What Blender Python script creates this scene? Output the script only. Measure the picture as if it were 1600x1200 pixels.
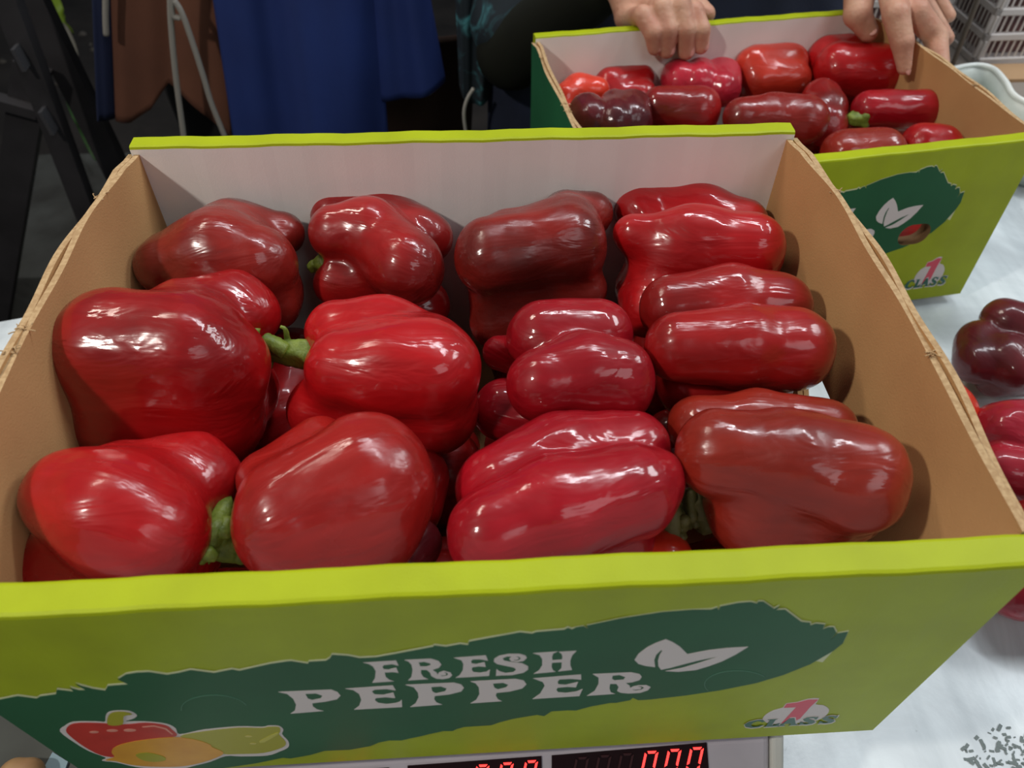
import bpy, bmesh, math, random
import numpy as np
from mathutils import Vector, Matrix, Quaternion

for o in list(bpy.data.objects): bpy.data.objects.remove(o)
scn = bpy.context.scene
COL = scn.collection
rng = random.Random(7)

# ------------------------------------------------------------------ camera
ZB = .1134                                   # height of the front box's base over the table top
FPX = 1196.27
_pitch, _yaw, _roll = [math.radians(a) for a in (47.803, -3.807, .6818)]
C0 = np.array([0, -.123, .4148 + ZB])
_cp, _sp = math.cos(_pitch), math.sin(_pitch)
Fw = np.array([0, _cp, -_sp]); Up = np.array([0, _sp, _cp]); Rt = np.array([1., 0, 0])
_c, _s = math.cos(_yaw), math.sin(_yaw)
_Rz = np.array([[_c, -_s, 0], [_s, _c, 0], [0, 0, 1]])
Fw, Up, Rt = _Rz @ Fw, _Rz @ Up, _Rz @ Rt
_c, _s = math.cos(_roll), math.sin(_roll)
Rt, Up = _c * Rt + _s * Up, -_s * Rt + _c * Up
cam = bpy.data.cameras.new('camera')
cam.sensor_width = 36; cam.lens = FPX / 1600 * 36
cam.clip_start = .01; cam.clip_end = 50
cam.dof.use_dof = True; cam.dof.focus_distance = .44; cam.dof.aperture_fstop = 12
camo = bpy.data.objects.new('camera', cam); COL.objects.link(camo)
camo.matrix_world = Matrix(((Rt[0], Up[0], -Fw[0], C0[0]), (Rt[1], Up[1], -Fw[1], C0[1]),
                            (Rt[2], Up[2], -Fw[2], C0[2]), (0, 0, 0, 1)))
scn.camera = camo

# ------------------------------------------------------------------ world, lights, exposure
wd = bpy.data.worlds.new('world'); scn.world = wd; wd.use_nodes = True
wd.node_tree.nodes['Background'].inputs[0].default_value = (.80, .90, 1.0, 1)
wd.node_tree.nodes['Background'].inputs[1].default_value = .075
scn.view_settings.view_transform = 'Standard'
scn.view_settings.look = 'None'
scn.view_settings.exposure = -.06
scn.view_settings.gamma = 1
scn.view_settings.use_curve_mapping = False

def area(name, loc, target, sx, sy, power, color):
    l = bpy.data.lights.new(name, 'AREA'); l.shape = 'RECTANGLE'; l.size = sx; l.size_y = sy
    l.energy = power; l.color = color
    o = bpy.data.objects.new(name, l); COL.objects.link(o); o.location = loc
    o.rotation_euler = (Vector(target) - Vector(loc)).to_track_quat('-Z', 'Y').to_euler()
    return o
area('ceiling_or_fill_lamp', (.30, 1.15, 2.1), (.1, .2, .1), 1.1, .09, 12, (.92, .95, 1))
area('ceiling_or_fill_lamp', (.85, .85, 2.1), (.2, .2, .1), 1.1, .09, 13, (.9, .95, 1))
area('ceiling_or_fill_lamp', (-.8, .9, 1.6), (0, .15, .2), .55, .14, 6.5, (1, .88, .76))
area('ceiling_or_fill_lamp', (-.95, -.25, 1.3), (.1, .2, .2), .08, .08, 10, (1, .93, .85))
area('ceiling_or_fill_lamp', (1.9, .75, 1.7), (.4, .1, 0), .7, .5, 17, (.92, .97, 1))
area('ceiling_or_fill_lamp', (1.3, -1.5, 2.3), (.2, .3, .1), 1.5, .9, 11, (.97, .97, 1))  # added soft fill behind the camera, brightens the crates and front faces

# ------------------------------------------------------------------ pixel -> world
def ray(u, v): return Fw + Rt * (u - 800) / FPX + Up * (600 - v) / FPX
def Pz(u, v, z):
    d = ray(u, v); t = (z - C0[2]) / d[2]; return C0 + d * t
def Py(u, v, y):
    d = ray(u, v); t = (y - C0[1]) / d[1]; return C0 + d * t
def Pp(u, v, p0, n):
    d = ray(u, v); t = np.dot(np.array(p0) - C0, n) / np.dot(d, n); return C0 + d * t
def depth(p): return float(np.dot(np.array(p) - C0, Fw))

# ------------------------------------------------------------------ materials
MATS = {}
def new_mat(name):
    m = bpy.data.materials.new(name); m.use_nodes = True
    return m, m.node_tree, m.node_tree.nodes['Principled BSDF']
def lin(c): return tuple(((x / 255) / 12.92 if x / 255 <= .04045 else ((x / 255 + .055) / 1.055) ** 2.4) for x in c[:3]) + (1,)
def mat(name, rgb, rough=.6, var=0, scale=20, bump=0, bscale=200, stretch=(1, 1, 1), metal=0, spec=.5, coat=0, rgb2=None, mixlo=.35, mixhi=.7, alpha=1, sub=0, detail=4):
    if name in MATS: return MATS[name]
    m, nt, b = new_mat(name)
    b.inputs['Base Color'].default_value = lin(rgb); b.inputs['Roughness'].default_value = rough
    b.inputs['Metallic'].default_value = metal; b.inputs['Specular IOR Level'].default_value = spec
    b.inputs['Coat Weight'].default_value = coat; b.inputs['Coat Roughness'].default_value = .08
    if sub:
        b.inputs['Subsurface Weight'].default_value = sub; b.inputs['Subsurface Radius'].default_value = (.01, .003, .002); b.inputs['Subsurface Scale'].default_value = .5
    tc = nt.nodes.new('ShaderNodeTexCoord'); mp = nt.nodes.new('ShaderNodeMapping'); mp.inputs['Scale'].default_value = stretch
    nt.links.new(tc.outputs['Object'], mp.inputs['Vector'])
    if rgb2 is not None or var:
        n = nt.nodes.new('ShaderNodeTexNoise'); n.inputs['Scale'].default_value = scale; n.inputs['Detail'].default_value = detail
        nt.links.new(mp.outputs[0], n.inputs['Vector'])
        r = nt.nodes.new('ShaderNodeValToRGB')
        a = lin(rgb); c2 = lin(rgb2) if rgb2 is not None else tuple(min(1, x * (1 - var)) for x in a[:3]) + (1,)
        r.color_ramp.elements[0].position = mixlo; r.color_ramp.elements[0].color = a
        r.color_ramp.elements[1].position = mixhi; r.color_ramp.elements[1].color = c2
        nt.links.new(n.outputs['Fac'], r.inputs[0]); nt.links.new(r.outputs[0], b.inputs['Base Color'])
    if bump:
        n2 = nt.nodes.new('ShaderNodeTexNoise'); n2.inputs['Scale'].default_value = bscale; n2.inputs['Detail'].default_value = 3
        nt.links.new(mp.outputs[0], n2.inputs['Vector'])
        bp = nt.nodes.new('ShaderNodeBump'); bp.inputs['Strength'].default_value = 1; bp.inputs['Distance'].default_value = bump
        nt.links.new(n2.outputs['Fac'], bp.inputs['Height']); nt.links.new(bp.outputs[0], b.inputs['Normal'])
    if alpha < 1: b.inputs['Alpha'].default_value = alpha
    MATS[name] = m; return m

def pepper_mat(name, rgb, rgb2, dark=.5, rough=.13, wrinkle=.0006):
    """glossy skin: streaky colour along the fruit (object Z), waxy coat, fine pits and wrinkles"""
    if name in MATS: return MATS[name]
    m, nt, b = new_mat(name)
    N = nt.nodes.new; L = nt.links.new
    tc = N('ShaderNodeTexCoord')
    oi = N('ShaderNodeObjectInfo')
    ad = N('ShaderNodeVectorMath'); ad.operation = 'ADD'; L(tc.outputs['Object'], ad.inputs[0])
    sc = N('ShaderNodeVectorMath'); sc.operation = 'SCALE'; sc.inputs[0].default_value = (1, 1, 1); L(oi.outputs['Random'], sc.inputs['Scale']); L(sc.outputs[0], ad.inputs[1])
    n1 = N('ShaderNodeTexNoise'); n1.inputs['Scale'].default_value = 16; n1.inputs['Detail'].default_value = 3; L(ad.outputs[0], n1.inputs['Vector'])
    r1 = N('ShaderNodeValToRGB'); r1.color_ramp.elements[0].position = .38; r1.color_ramp.elements[1].position = .38 + .5 * (1.15 - dark)
    r1.color_ramp.elements[0].color = lin(rgb); r1.color_ramp.elements[1].color = lin(rgb2)
    L(n1.outputs['Fac'], r1.inputs[0])
    mp = N('ShaderNodeMapping'); mp.inputs['Scale'].default_value = (170, 170, 9); L(ad.outputs[0], mp.inputs[0])
    n2 = N('ShaderNodeTexNoise'); n2.inputs['Scale'].default_value = 1; n2.inputs['Detail'].default_value = 5; L(mp.outputs[0], n2.inputs['Vector'])
    mx = N('ShaderNodeMix'); mx.data_type = 'RGBA'; mx.blend_type = 'MULTIPLY'; mx.inputs[0].default_value = .45
    r2 = N('ShaderNodeValToRGB'); r2.color_ramp.elements[0].position = .3; r2.color_ramp.elements[1].position = .65
    r2.color_ramp.elements[0].color = (.62, .58, .58, 1); r2.color_ramp.elements[1].color = (1, 1, 1, 1)
    L(n2.outputs['Fac'], r2.inputs[0]); L(r1.outputs[0], mx.inputs[6]); L(r2.outputs[0], mx.inputs[7]); L(mx.outputs[2], b.inputs['Base Color'])
    b.inputs['Roughness'].default_value = .45; b.inputs['Specular IOR Level'].default_value = .2
    b.inputs['Coat Weight'].default_value = .9; b.inputs['Coat IOR'].default_value = 1.45
    rr = N('ShaderNodeMapRange'); rr.inputs[1].default_value = .35; rr.inputs[2].default_value = .75; rr.inputs[3].default_value = rough * .35; rr.inputs[4].default_value = rough * 2.0
    n3 = N('ShaderNodeTexNoise'); n3.inputs['Scale'].default_value = 80; n3.inputs['Detail'].default_value = 4; L(ad.outputs[0], n3.inputs['Vector'])
    L(n3.outputs['Fac'], rr.inputs[0]); L(rr.outputs[0], b.inputs['Coat Roughness'])
    b.inputs['Subsurface Weight'].default_value = .12; b.inputs['Subsurface Radius'].default_value = (.012, .002, .001); b.inputs['Subsurface Scale'].default_value = .4
    mp2 = N('ShaderNodeMapping'); mp2.inputs['Scale'].default_value = (60, 60, 22); L(ad.outputs[0], mp2.inputs[0])
    n4 = N('ShaderNodeTexNoise'); n4.inputs['Scale'].default_value = 1; n4.inputs['Detail'].default_value = 3; n4.inputs['Distortion'].default_value = .6; L(mp2.outputs[0], n4.inputs['Vector'])
    mp3 = N('ShaderNodeMapping'); mp3.inputs['Scale'].default_value = (420, 420, 120); L(ad.outputs[0], mp3.inputs[0])
    n5 = N('ShaderNodeTexNoise'); n5.inputs['Scale'].default_value = 1; n5.inputs['Detail'].default_value = 2; L(mp3.outputs[0], n5.inputs['Vector'])
    b1 = N('ShaderNodeBump'); b1.inputs['Distance'].default_value = wrinkle * 3.0; b1.inputs['Strength'].default_value = 1; L(n4.outputs['Fac'], b1.inputs['Height'])
    b2 = N('ShaderNodeBump'); b2.inputs['Distance'].default_value = .00011; L(n5.outputs['Fac'], b2.inputs['Height']); L(b1.outputs[0], b2.inputs['Normal'])
    L(b2.outputs[0], b.inputs['Coat Normal']); L(b1.outputs[0], b.inputs['Normal'])
    MATS[name] = m; return m

kraft = mat('kraft_card', (194, 150, 98), .85, rgb2=(176, 132, 84), scale=14, bump=.0002, bscale=900, mixlo=.3, mixhi=.75)
kraft_edge = mat('kraft_cut_edge', (190, 160, 118), .9, rgb2=(170, 138, 98), scale=420, bump=.0002, bscale=1500, mixlo=.4, mixhi=.6)
white_liner = mat('white_liner', (246, 244, 240), .75, rgb2=(236, 234, 228), scale=9, bump=.00006, bscale=1200)
lime = mat('lime_print', (168, 182, 14), .5, rgb2=(158, 170, 12), scale=30, bump=.00012, bscale=1400, spec=.25)
green = mat('dark_green_print', (38, 98, 62), .55, rgb2=(34, 88, 56), scale=12, spec=.2)
printwhite = mat('white_print', (222, 212, 208), .5, spec=.3)
printline = mat('pale_outline_print', (214, 216, 170), .5, spec=.3)
pink = mat('pink_print', (226, 84, 104), .5, spec=.3)
pred = mat('red_print', (206, 52, 40), .45, rgb2=(190, 44, 32), scale=60, spec=.3)
pyel = mat('orange_print', (228, 164, 44), .45, rgb2=(218, 150, 36), scale=60, spec=.3)
pgrn = mat('olive_print', (170, 166, 30), .45, spec=.3)
pdgrn = mat('dark_olive_print', (120, 120, 26), .45, spec=.3)
ppink = mat('glint_print', (228, 150, 130), .45, spec=.3)
stem_green = mat('stem_green', (122, 142, 50), .5, rgb2=(88, 108, 36), scale=160, bump=.0006, bscale=420, stretch=(1, 1, 1))
stem_dark = mat('stem_cut', (170, 176, 116), .8, bump=.0003, bscale=600)
skin_mat = mat('skin', (204, 160, 134), .5, rgb2=(186, 132, 110), scale=45, bump=.0006, bscale=260, sub=.2, spec=.35)
skin2_mat = mat('pinkish_skin', (205, 150, 130), .5, sub=.2)
nail_mat = mat('fingernail', (222, 172, 158), .25, spec=.5)

# ------------------------------------------------------------------ mesh helpers
def link_mesh(name, me, material=None, parent=None, smooth=False):
    o = bpy.data.objects.new(name, me); COL.objects.link(o)
    if material is not None:
        for mm in (material if isinstance(material, (list, tuple)) else [material]): me.materials.append(mm)
    if smooth:
        me.polygons.foreach_set('use_smooth', [True] * len(me.polygons))
    if parent is not None: o.parent = parent
    me.update(); return o
def from_data(name, v, f, material=None, parent=None, smooth=False):
    """world-space vertices; when the parent is placed, the mesh is written in the parent's frame"""
    me = bpy.data.meshes.new(name)
    v = np.asarray(v, float)
    if parent is not None:
        inv = np.array(wmat(parent).inverted())
        v = v @ inv[:3, :3].T + inv[:3, 3]
    me.from_pydata(v.tolist(), [], f if isinstance(f, list) else f.tolist())
    return link_mesh(name, me, material, parent, smooth)
def wmat(o):
    m = o.matrix_basis.copy()
    p = o.parent
    while p is not None: m = p.matrix_basis @ m; p = p.parent
    return m
def tag(o, label=None, cat=None, group=None, kind=None):
    if label: o['label'] = label
    if cat: o['category'] = cat
    if group: o['group'] = group
    if kind: o['kind'] = kind
    return o
def empty(name, loc=(0, 0, 0), rz=0):
    o = bpy.data.objects.new(name, None); COL.objects.link(o); o.location = loc; o.rotation_euler = (0, 0, rz)
    o.empty_display_size = .02
    return o
def box_data(x0, x1, y0, y1, z0, z1):
    v = [(x0, y0, z0), (x1, y0, z0), (x1, y1, z0), (x0, y1, z0), (x0, y0, z1), (x1, y0, z1), (x1, y1, z1), (x0, y1, z1)]
    f = [(0, 3, 2, 1), (4, 5, 6, 7), (0, 1, 5, 4), (1, 2, 6, 5), (2, 3, 7, 6), (3, 0, 4, 7)]
    return v, f
def bevel_box(name, dims, material, parent=None, bev=.002, seg=2, M=None):
    v, f = box_data(*dims); bm = bmesh.new()
    vs = [bm.verts.new(p) for p in v]
    for q in f: bm.faces.new([vs[i] for i in q])
    bmesh.ops.bevel(bm, geom=bm.edges[:], offset=bev, segments=seg, affect='EDGES', profile=.5)
    if M is not None: bm.transform(M)
    me = bpy.data.meshes.new(name); bm.to_mesh(me); bm.free()
    return link_mesh(name, me, material, parent, smooth=False)
def tube(pts, rad, n=10, caps=True, wob=0, ridges=0):
    """tube through world points, per-point radius -> verts, faces"""
    pts = [np.array(p, float) for p in pts]
    if not hasattr(rad, '__len__'): rad = [rad] * len(pts)
    # resample smoothly
    V, F = [], []
    t0 = None; prev = None
    for i, p in enumerate(pts):
        a = pts[max(0, i - 1)]; b = pts[min(len(pts) - 1, i + 1)]
        d = (b - a) / (np.linalg.norm(b - a) + 1e-12)
        if prev is None:
            h = np.array([0, 0, 1.]) if abs(d[2]) < .9 else np.array([1., 0, 0])
            x = np.cross(d, h); x /= np.linalg.norm(x)
        else:
            x = prev - d * np.dot(prev, d); x /= np.linalg.norm(x)
        prev = x; y = np.cross(d, x)
        for k in range(n):
            a_ = 2 * math.pi * k / n
            r = rad[i] * (1 + (ridges * math.cos(a_ * 5)) + wob * (rng.random() - .5))
            V.append(p + r * (math.cos(a_) * x + math.sin(a_) * y))
    for i in range(len(pts) - 1):
        for k in range(n):
            F.append((i * n + k, i * n + (k + 1) % n, (i + 1) * n + (k + 1) % n, (i + 1) * n + k))
    if caps:
        F.append(tuple(range(n - 1, -1, -1))); F.append(tuple((len(pts) - 1) * n + k for k in range(n)))
    return V, F
def spline(pts, m=6):
    pts = [np.array(p, float) for p in pts]; out = []
    P = [2 * pts[0] - pts[1]] + pts + [2 * pts[-1] - pts[-2]]
    for i in range(1, len(P) - 2):
        for k in range(m):
            t = k / m
            out.append(.5 * ((2 * P[i]) + (-P[i - 1] + P[i + 1]) * t + (2 * P[i - 1] - 5 * P[i] + 4 * P[i + 1] - P[i + 2]) * t * t + (-P[i - 1] + 3 * P[i] - 3 * P[i + 1] + P[i + 2]) * t ** 3))
    out.append(pts[-1]); return out
def merge(parts):
    V, F = [], []
    for v, f in parts:
        k = len(V); V += [tuple(p) for p in v]; F += [tuple(i + k for i in q) for q in f]
    return V, F

# smooth-union distance fields --------------------------------------------------------
def sd_caps(P, caps, k):
    """P (n,3); caps list of (a,b,ra,rb); polynomial smooth-min"""
    d = None
    for a, b, ra, rb in caps:
        a = np.asarray(a, float); b = np.asarray(b, float); ab = b - a
        t = np.clip(((P - a) @ ab) / (ab @ ab + 1e-12), 0, 1)
        q = np.linalg.norm(P - a - t[:, None] * ab, axis=1) - (ra + (rb - ra) * t)
        if d is None: d = q
        else:
            h = np.clip(.5 + .5 * (d - q) / k, 0, 1)
            d = d * (1 - h) + q * h - k * h * (1 - h)
    return d
def surface_nets(sdf, lo, hi, h):
    lo = np.array(lo, float); hi = np.array(hi, float)
    n = np.maximum(np.ceil((hi - lo) / h).astype(int) + 1, 3)
    xs = [lo[i] + h * np.arange(n[i]) for i in range(3)]
    G = np.stack(np.meshgrid(*xs, indexing='ij'), -1).reshape(-1, 3)
    D = np.concatenate([sdf(G[i:i + 200000]) for i in range(0, len(G), 200000)]).reshape(n)
    S = D < 0
    c = [(i, j, k) for i in (0, 1) for j in (0, 1) for k in (0, 1)]
    sh = tuple(n - 1)
    cnt = np.zeros(sh, int)
    for i, j, k in c: cnt += S[i:i + sh[0], j:j + sh[1], k:k + sh[2]]
    act = (cnt > 0) & (cnt < 8)
    acc = np.zeros(sh + (3,)); num = np.zeros(sh)
    for a in c:
        for ax in range(3):
            if a[ax]: continue
            b = list(a); b[ax] = 1
            d0 = D[a[0]:a[0] + sh[0], a[1]:a[1] + sh[1], a[2]:a[2] + sh[2]]
            d1 = D[b[0]:b[0] + sh[0], b[1]:b[1] + sh[1], b[2]:b[2] + sh[2]]
            cr = (d0 < 0) != (d1 < 0)
            t = np.where(cr, d0 / np.where(cr, d0 - d1, 1), 0)
            p = np.zeros(sh + (3,)); p[...] = a; p[..., ax] += t
            acc += p * cr[..., None]; num += cr
    idx = -np.ones(sh, int); idx[act] = np.arange(act.sum())
    base = np.stack(np.meshgrid(*[np.arange(s) for s in sh], indexing='ij'), -1)
    V = (base + acc / np.maximum(num, 1)[..., None])[act] * h + lo
    F = []
    for ax in range(3):
        o1, o2 = (ax + 1) % 3, (ax + 2) % 3
        sl0 = [slice(0, n[0]), slice(0, n[1]), slice(0, n[2])]; sl1 = list(sl0)
        sl0[ax] = slice(0, n[ax] - 1); sl1[ax] = slice(1, n[ax])
        s0, s1 = S[tuple(sl0)], S[tuple(sl1)]
        cr = np.argwhere(s0 != s1)
        for e in cr:
            if e[o1] == 0 or e[o2] == 0 or e[o1] >= n[o1] - 1 or e[o2] >= n[o2] - 1: continue
            e00 = e.copy(); e10 = e.copy(); e01 = e.copy(); e11 = e.copy()
            e00[o1] -= 1; e00[o2] -= 1; e10[o2] -= 1; e01[o1] -= 1
            q = [idx[tuple(e00)], idx[tuple(e10)], idx[tuple(e11)], idx[tuple(e01)]]
            if not s0[tuple(e)]: q = q[::-1]
            F.append(tuple(int(i) for i in q))
    return V.tolist(), F
def nets_obj(caps, k, h, extra=None):
    A = np.array([np.asarray(c[0], float) - c[2] for c in caps] + [np.asarray(c[1], float) - c[3] for c in caps]).min(0) - 3 * h
    B = np.array([np.asarray(c[0], float) + c[2] for c in caps] + [np.asarray(c[1], float) + c[3] for c in caps]).max(0) + 3 * h
    f = (lambda P: sd_caps(P, caps, k)) if extra is None else (lambda P: extra(P, sd_caps(P, caps, k)))
    return surface_nets(f, A, B, h)

# flat printed shapes -----------------------------------------------------------------
def plate2d(name, outer, holes, to3d, material, parent, thick, nrm):
    """filled 2-D outline (with holes) mapped by to3d, given a real thickness"""
    bm = bmesh.new()
    loops = [outer] + list(holes)
    edges = []
    for lp in loops:
        vs = [bm.verts.new((p[0], p[1], 0)) for p in lp]
        for i in range(len(vs)): edges.append(bm.edges.new((vs[i], vs[(i + 1) % len(vs)])))
    bmesh.ops.triangle_fill(bm, use_beauty=True, use_dissolve=False, edges=edges)
    me0 = [[v.index for v in f.verts] for f in (bm.verts.index_update(), bm.faces)[1]]
    pts = [to3d(v.co.x, v.co.y) for v in bm.verts]
    bed = [[v.index for v in e.verts] for e in bm.edges if len(e.link_faces) == 1]
    bm.free()
    n = len(pts); nrm = np.array(nrm, float)
    V = [np.array(p) + nrm * thick for p in pts] + [np.array(p) for p in pts]
    F = [tuple(f) for f in me0] + [tuple(i + n for i in reversed(f)) for f in me0] + [(a, b, b + n, a + n) for a, b in bed]
    o = from_data(name, V, F, material, parent)
    bm = bmesh.new(); bm.from_mesh(o.data); bmesh.ops.recalc_face_normals(bm, faces=bm.faces); bm.to_mesh(o.data); bm.free()
    return o
def smooth_loop(pts, m=4):
    P = [np.array(p, float) for p in pts]; n = len(P); out = []
    for i in range(n):
        a, b, c, d = P[i - 1], P[i], P[(i + 1) % n], P[(i + 2) % n]
        for k in range(m):
            t = k / m
            out.append(.5 * (2 * b + (c - a) * t + (2 * a - 5 * b + 4 * c - d) * t * t + (3 * b - a - 3 * c + d) * t ** 3))
    return out

# ================================================================== SETTING: floor and table
floor_m = mat('dark_floor', (58, 52, 48), .8, rgb2=(34, 30, 28), scale=5, bump=.004, bscale=18)
fl = from_data('floor', *box_data(-3, 3.5, -2, 4.5, -.85, -.80), floor_m); tag(fl, kind='structure')

def table_mat():
    m, nt, b = new_mat('table_sheet'); N = nt.nodes.new; L = nt.links.new
    tc = N('ShaderNodeTexCoord')
    n1 = N('ShaderNodeTexNoise'); n1.inputs['Scale'].default_value = 9; n1.inputs['Detail'].default_value = 8; n1.inputs['Roughness'].default_value = .62; n1.inputs['Distortion'].default_value = .6
    L(tc.outputs['Object'], n1.inputs['Vector'])
    r1 = N('ShaderNodeValToRGB'); r1.color_ramp.elements[0].position = .3; r1.color_ramp.elements[1].position = .6
    r1.color_ramp.elements[0].color = lin((192, 199, 202)); r1.color_ramp.elements[1].color = lin((234, 242, 244)); L(n1.outputs['Fac'], r1.inputs[0])
    mp = N('ShaderNodeMapping'); mp.inputs['Rotation'].default_value = (0, 0, -.35); mp.inputs['Scale'].default_value = (55, 3.5, 1); L(tc.outputs['Object'], mp.inputs[0])
    n2 = N('ShaderNodeTexNoise'); n2.inputs['Scale'].default_value = 1; n2.inputs['Detail'].default_value = 5; L(mp.outputs[0], n2.inputs['Vector'])
    r2 = N('ShaderNodeValToRGB'); r2.color_ramp.elements[0].position = .3; r2.color_ramp.elements[1].position = .55
    r2.color_ramp.elements[0].color = (.72, .74, .75, 1); r2.color_ramp.elements[1].color = (1, 1, 1, 1); L(n2.outputs['Fac'], r2.inputs[0])
    mx = N('ShaderNodeMix'); mx.data_type = 'RGBA'; mx.blend_type = 'MULTIPLY'; mx.inputs[0].default_value = .6
    L(r1.outputs[0], mx.inputs[6]); L(r2.outputs[0], mx.inputs[7])
    # dark smudges
    n3 = N('ShaderNodeTexNoise'); n3.inputs['Scale'].default_value = 38; n3.inputs['Detail'].default_value = 6; n3.inputs['Roughness'].default_value = .7; L(tc.outputs['Object'], n3.inputs['Vector'])
    r3 = N('ShaderNodeValToRGB'); r3.color_ramp.elements[0].position = .66; r3.color_ramp.elements[1].position = .74
    r3.color_ramp.elements[0].color = (1, 1, 1, 1); r3.color_ramp.elements[1].color = (.35, .38, .38, 1); L(n3.outputs['Fac'], r3.inputs[0])
    mx2 = N('ShaderNodeMix'); mx2.data_type = 'RGBA'; mx2.blend_type = 'MULTIPLY'; mx2.inputs[0].default_value = .8
    L(mx.outputs[2], mx2.inputs[6]); L(r3.outputs[0], mx2.inputs[7]); L(mx2.outputs[2], b.inputs['Base Color'])
    rr = N('ShaderNodeMapRange'); rr.inputs[3].default_value = .22; rr.inputs[4].default_value = .42; L(n1.outputs['Fac'], rr.inputs[0]); L(rr.outputs[0], b.inputs['Roughness'])
    bp = N('ShaderNodeBump'); bp.inputs['Distance'].default_value = .0008; L(n1.outputs['Fac'], bp.inputs['Height']); L(bp.outputs[0], b.inputs['Normal'])
    return m
tab = empty('packing_table', (.2, .2, 0)); tag(tab, 'long packing table with a scuffed pale blue-white shiny top under both green boxes', 'table')
e1 = Pz(0, 503, 0); e2 = Pz(33, 497, 0)
outline = [(-.62, -.5), (1.5, -.5), (1.5, .86), (.20, .86), (.13, .55), (-.10, .50), (e2[0], e2[1]), (e1[0], e1[1]), (-.62, .44)]
n_ = len(outline)
V = [(x, y, 0) for x, y in outline] + [(x, y, -.03) for x, y in outline]
F = [tuple(range(n_)), tuple(range(2 * n_ - 1, n_ - 1, -1))] + [(i, i + n_, (i + 1) % n_ + n_, (i + 1) % n_) for i in range(n_)]
from_data('tabletop', V, F, table_mat(), tab)
steel_dark = mat('dark_steel', (64, 62, 64), .5, metal=.2, var=.4, scale=12)
for x, y in ((-.55, -.42), (1.4, -.42), (1.4, .76), (.05, .76), (-.5, .36)):
    from_data('leg', *box_data(x - .02, x + .02, y - .02, y + .02, -.80, -.03), steel_dark, tab)
# dark abraded patch on the table near the right lower corner: small flecks, one flat mark
pc = Pz(1590, 1190, 0)
fl_parts = []
for i in range(170):
    a = rng.random() * 6.28; r = .027 * math.sqrt(rng.random())
    x, y = pc[0] + r * math.cos(a) * (1.1 + .3 * math.sin(3 * a)), pc[1] + r * math.sin(a) * .8
    w = .0004 + rng.random() * .0007; l = w * (1.2 + rng.random() * 2); t = rng.random() * 3.14
    ux, uy = math.cos(t), math.sin(t)
    zz = .0002 + rng.random() * .0006; q = [(x - ux * l - uy * w, y - uy * l + ux * w, zz), (x + ux * l - uy * w, y + uy * l + ux * w, zz), (x + ux * l + uy * w, y + uy * l - ux * w, zz), (x - ux * l + uy * w, y - uy * l - ux * w, zz)]
    fl_parts.append((q, [(3, 2, 1, 0)]))
gr = from_data('grime_flecks', *merge(fl_parts), mat('grime', (112, 122, 120), .7), tab); gr['kind'] = 'stuff'; gr['label'] = 'patch of dark grey grime flecks on the table'

# ================================================================== BOXES
BW, BD, BH, TF = .200, .2940, .1725, .0136
def face_pt(u, v, lift=0.):
    """a point of the front face of the front box, in that box's own frame (x, y=-lift, z)"""
    p = Py(u, v, 0); return np.array([p[0], -lift, p[2] - ZB])

def boolean_cut(o, cutter_v, cutter_f):
    me = bpy.data.meshes.new('cut'); me.from_pydata([tuple(v) for v in cutter_v], [], cutter_f)
    bmx = bmesh.new(); bmx.from_mesh(me); bmesh.ops.recalc_face_normals(bmx, faces=bmx.faces); bmx.to_mesh(me); bmx.free()
    c = bpy.data.objects.new('cut', me); COL.objects.link(c)
    par = o.parent; o.parent = None
    md = o.modifiers.new('b', 'BOOLEAN'); md.operation = 'DIFFERENCE'; md.object = c; md.solver = 'EXACT'
    dg = bpy.context.evaluated_depsgraph_get(); dg.update()
    nm = bpy.data.meshes.new_from_object(o.evaluated_get(dg)); o.modifiers.clear()
    old = o.data; o.data = nm; nm.name = o.name; o.parent = par
    bpy.data.objects.remove(c); bpy.data.meshes.remove(me)
def stadium(cx, cz, hl, hh, n=12):
    pts = []
    for k in range(n + 1): a = -math.pi / 2 + math.pi * k / n; pts.append((cx + hl - hh + hh * math.cos(a), cz + hh * math.sin(a)))
    for k in range(n + 1): a = math.pi / 2 + math.pi * k / n; pts.append((cx - hl + hh + hh * math.cos(a), cz + hh * math.sin(a)))
    return pts

def profile_panel(name, prof, x0, x1, mats, matfn, parent, nx=48, wob=.0):
    """extrude a closed (y,z) profile along x, in many steps, with a slight waviness"""
    V, F, MI = [], [], []
    m = len(prof)
    for i in range(nx + 1):
        x = x0 + (x1 - x0) * i / nx
        w = wob * math.sin(i * .7) * .5 + wob * math.sin(i * 1.9 + 1) * .3
        for (y, z) in prof: V.append((x, y + (w if z > .1 else 0), z + (w if z > .1 else 0)))
    for i in range(nx):
        for k in range(m):
            F.append((i * m + k, i * m + (k + 1) % m, (i + 1) * m + (k + 1) % m, (i + 1) * m + k)); MI.append(matfn(k))
    F.append(tuple(range(m))); F.append(tuple(nx * m + k for k in range(m - 1, -1, -1))); MI += [2 if len(mats) > 2 else 0] * 2
    me = bpy.data.meshes.new(name); me.from_pydata(V, [], F)
    o = link_mesh(name, me, mats, parent)
    me.polygons.foreach_set('material_index', MI)
    bm = bmesh.new(); bm.from_mesh(me); bmesh.ops.recalc_face_normals(bm, faces=bm.faces); bm.to_mesh(me); bm.free()
    return o

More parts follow.
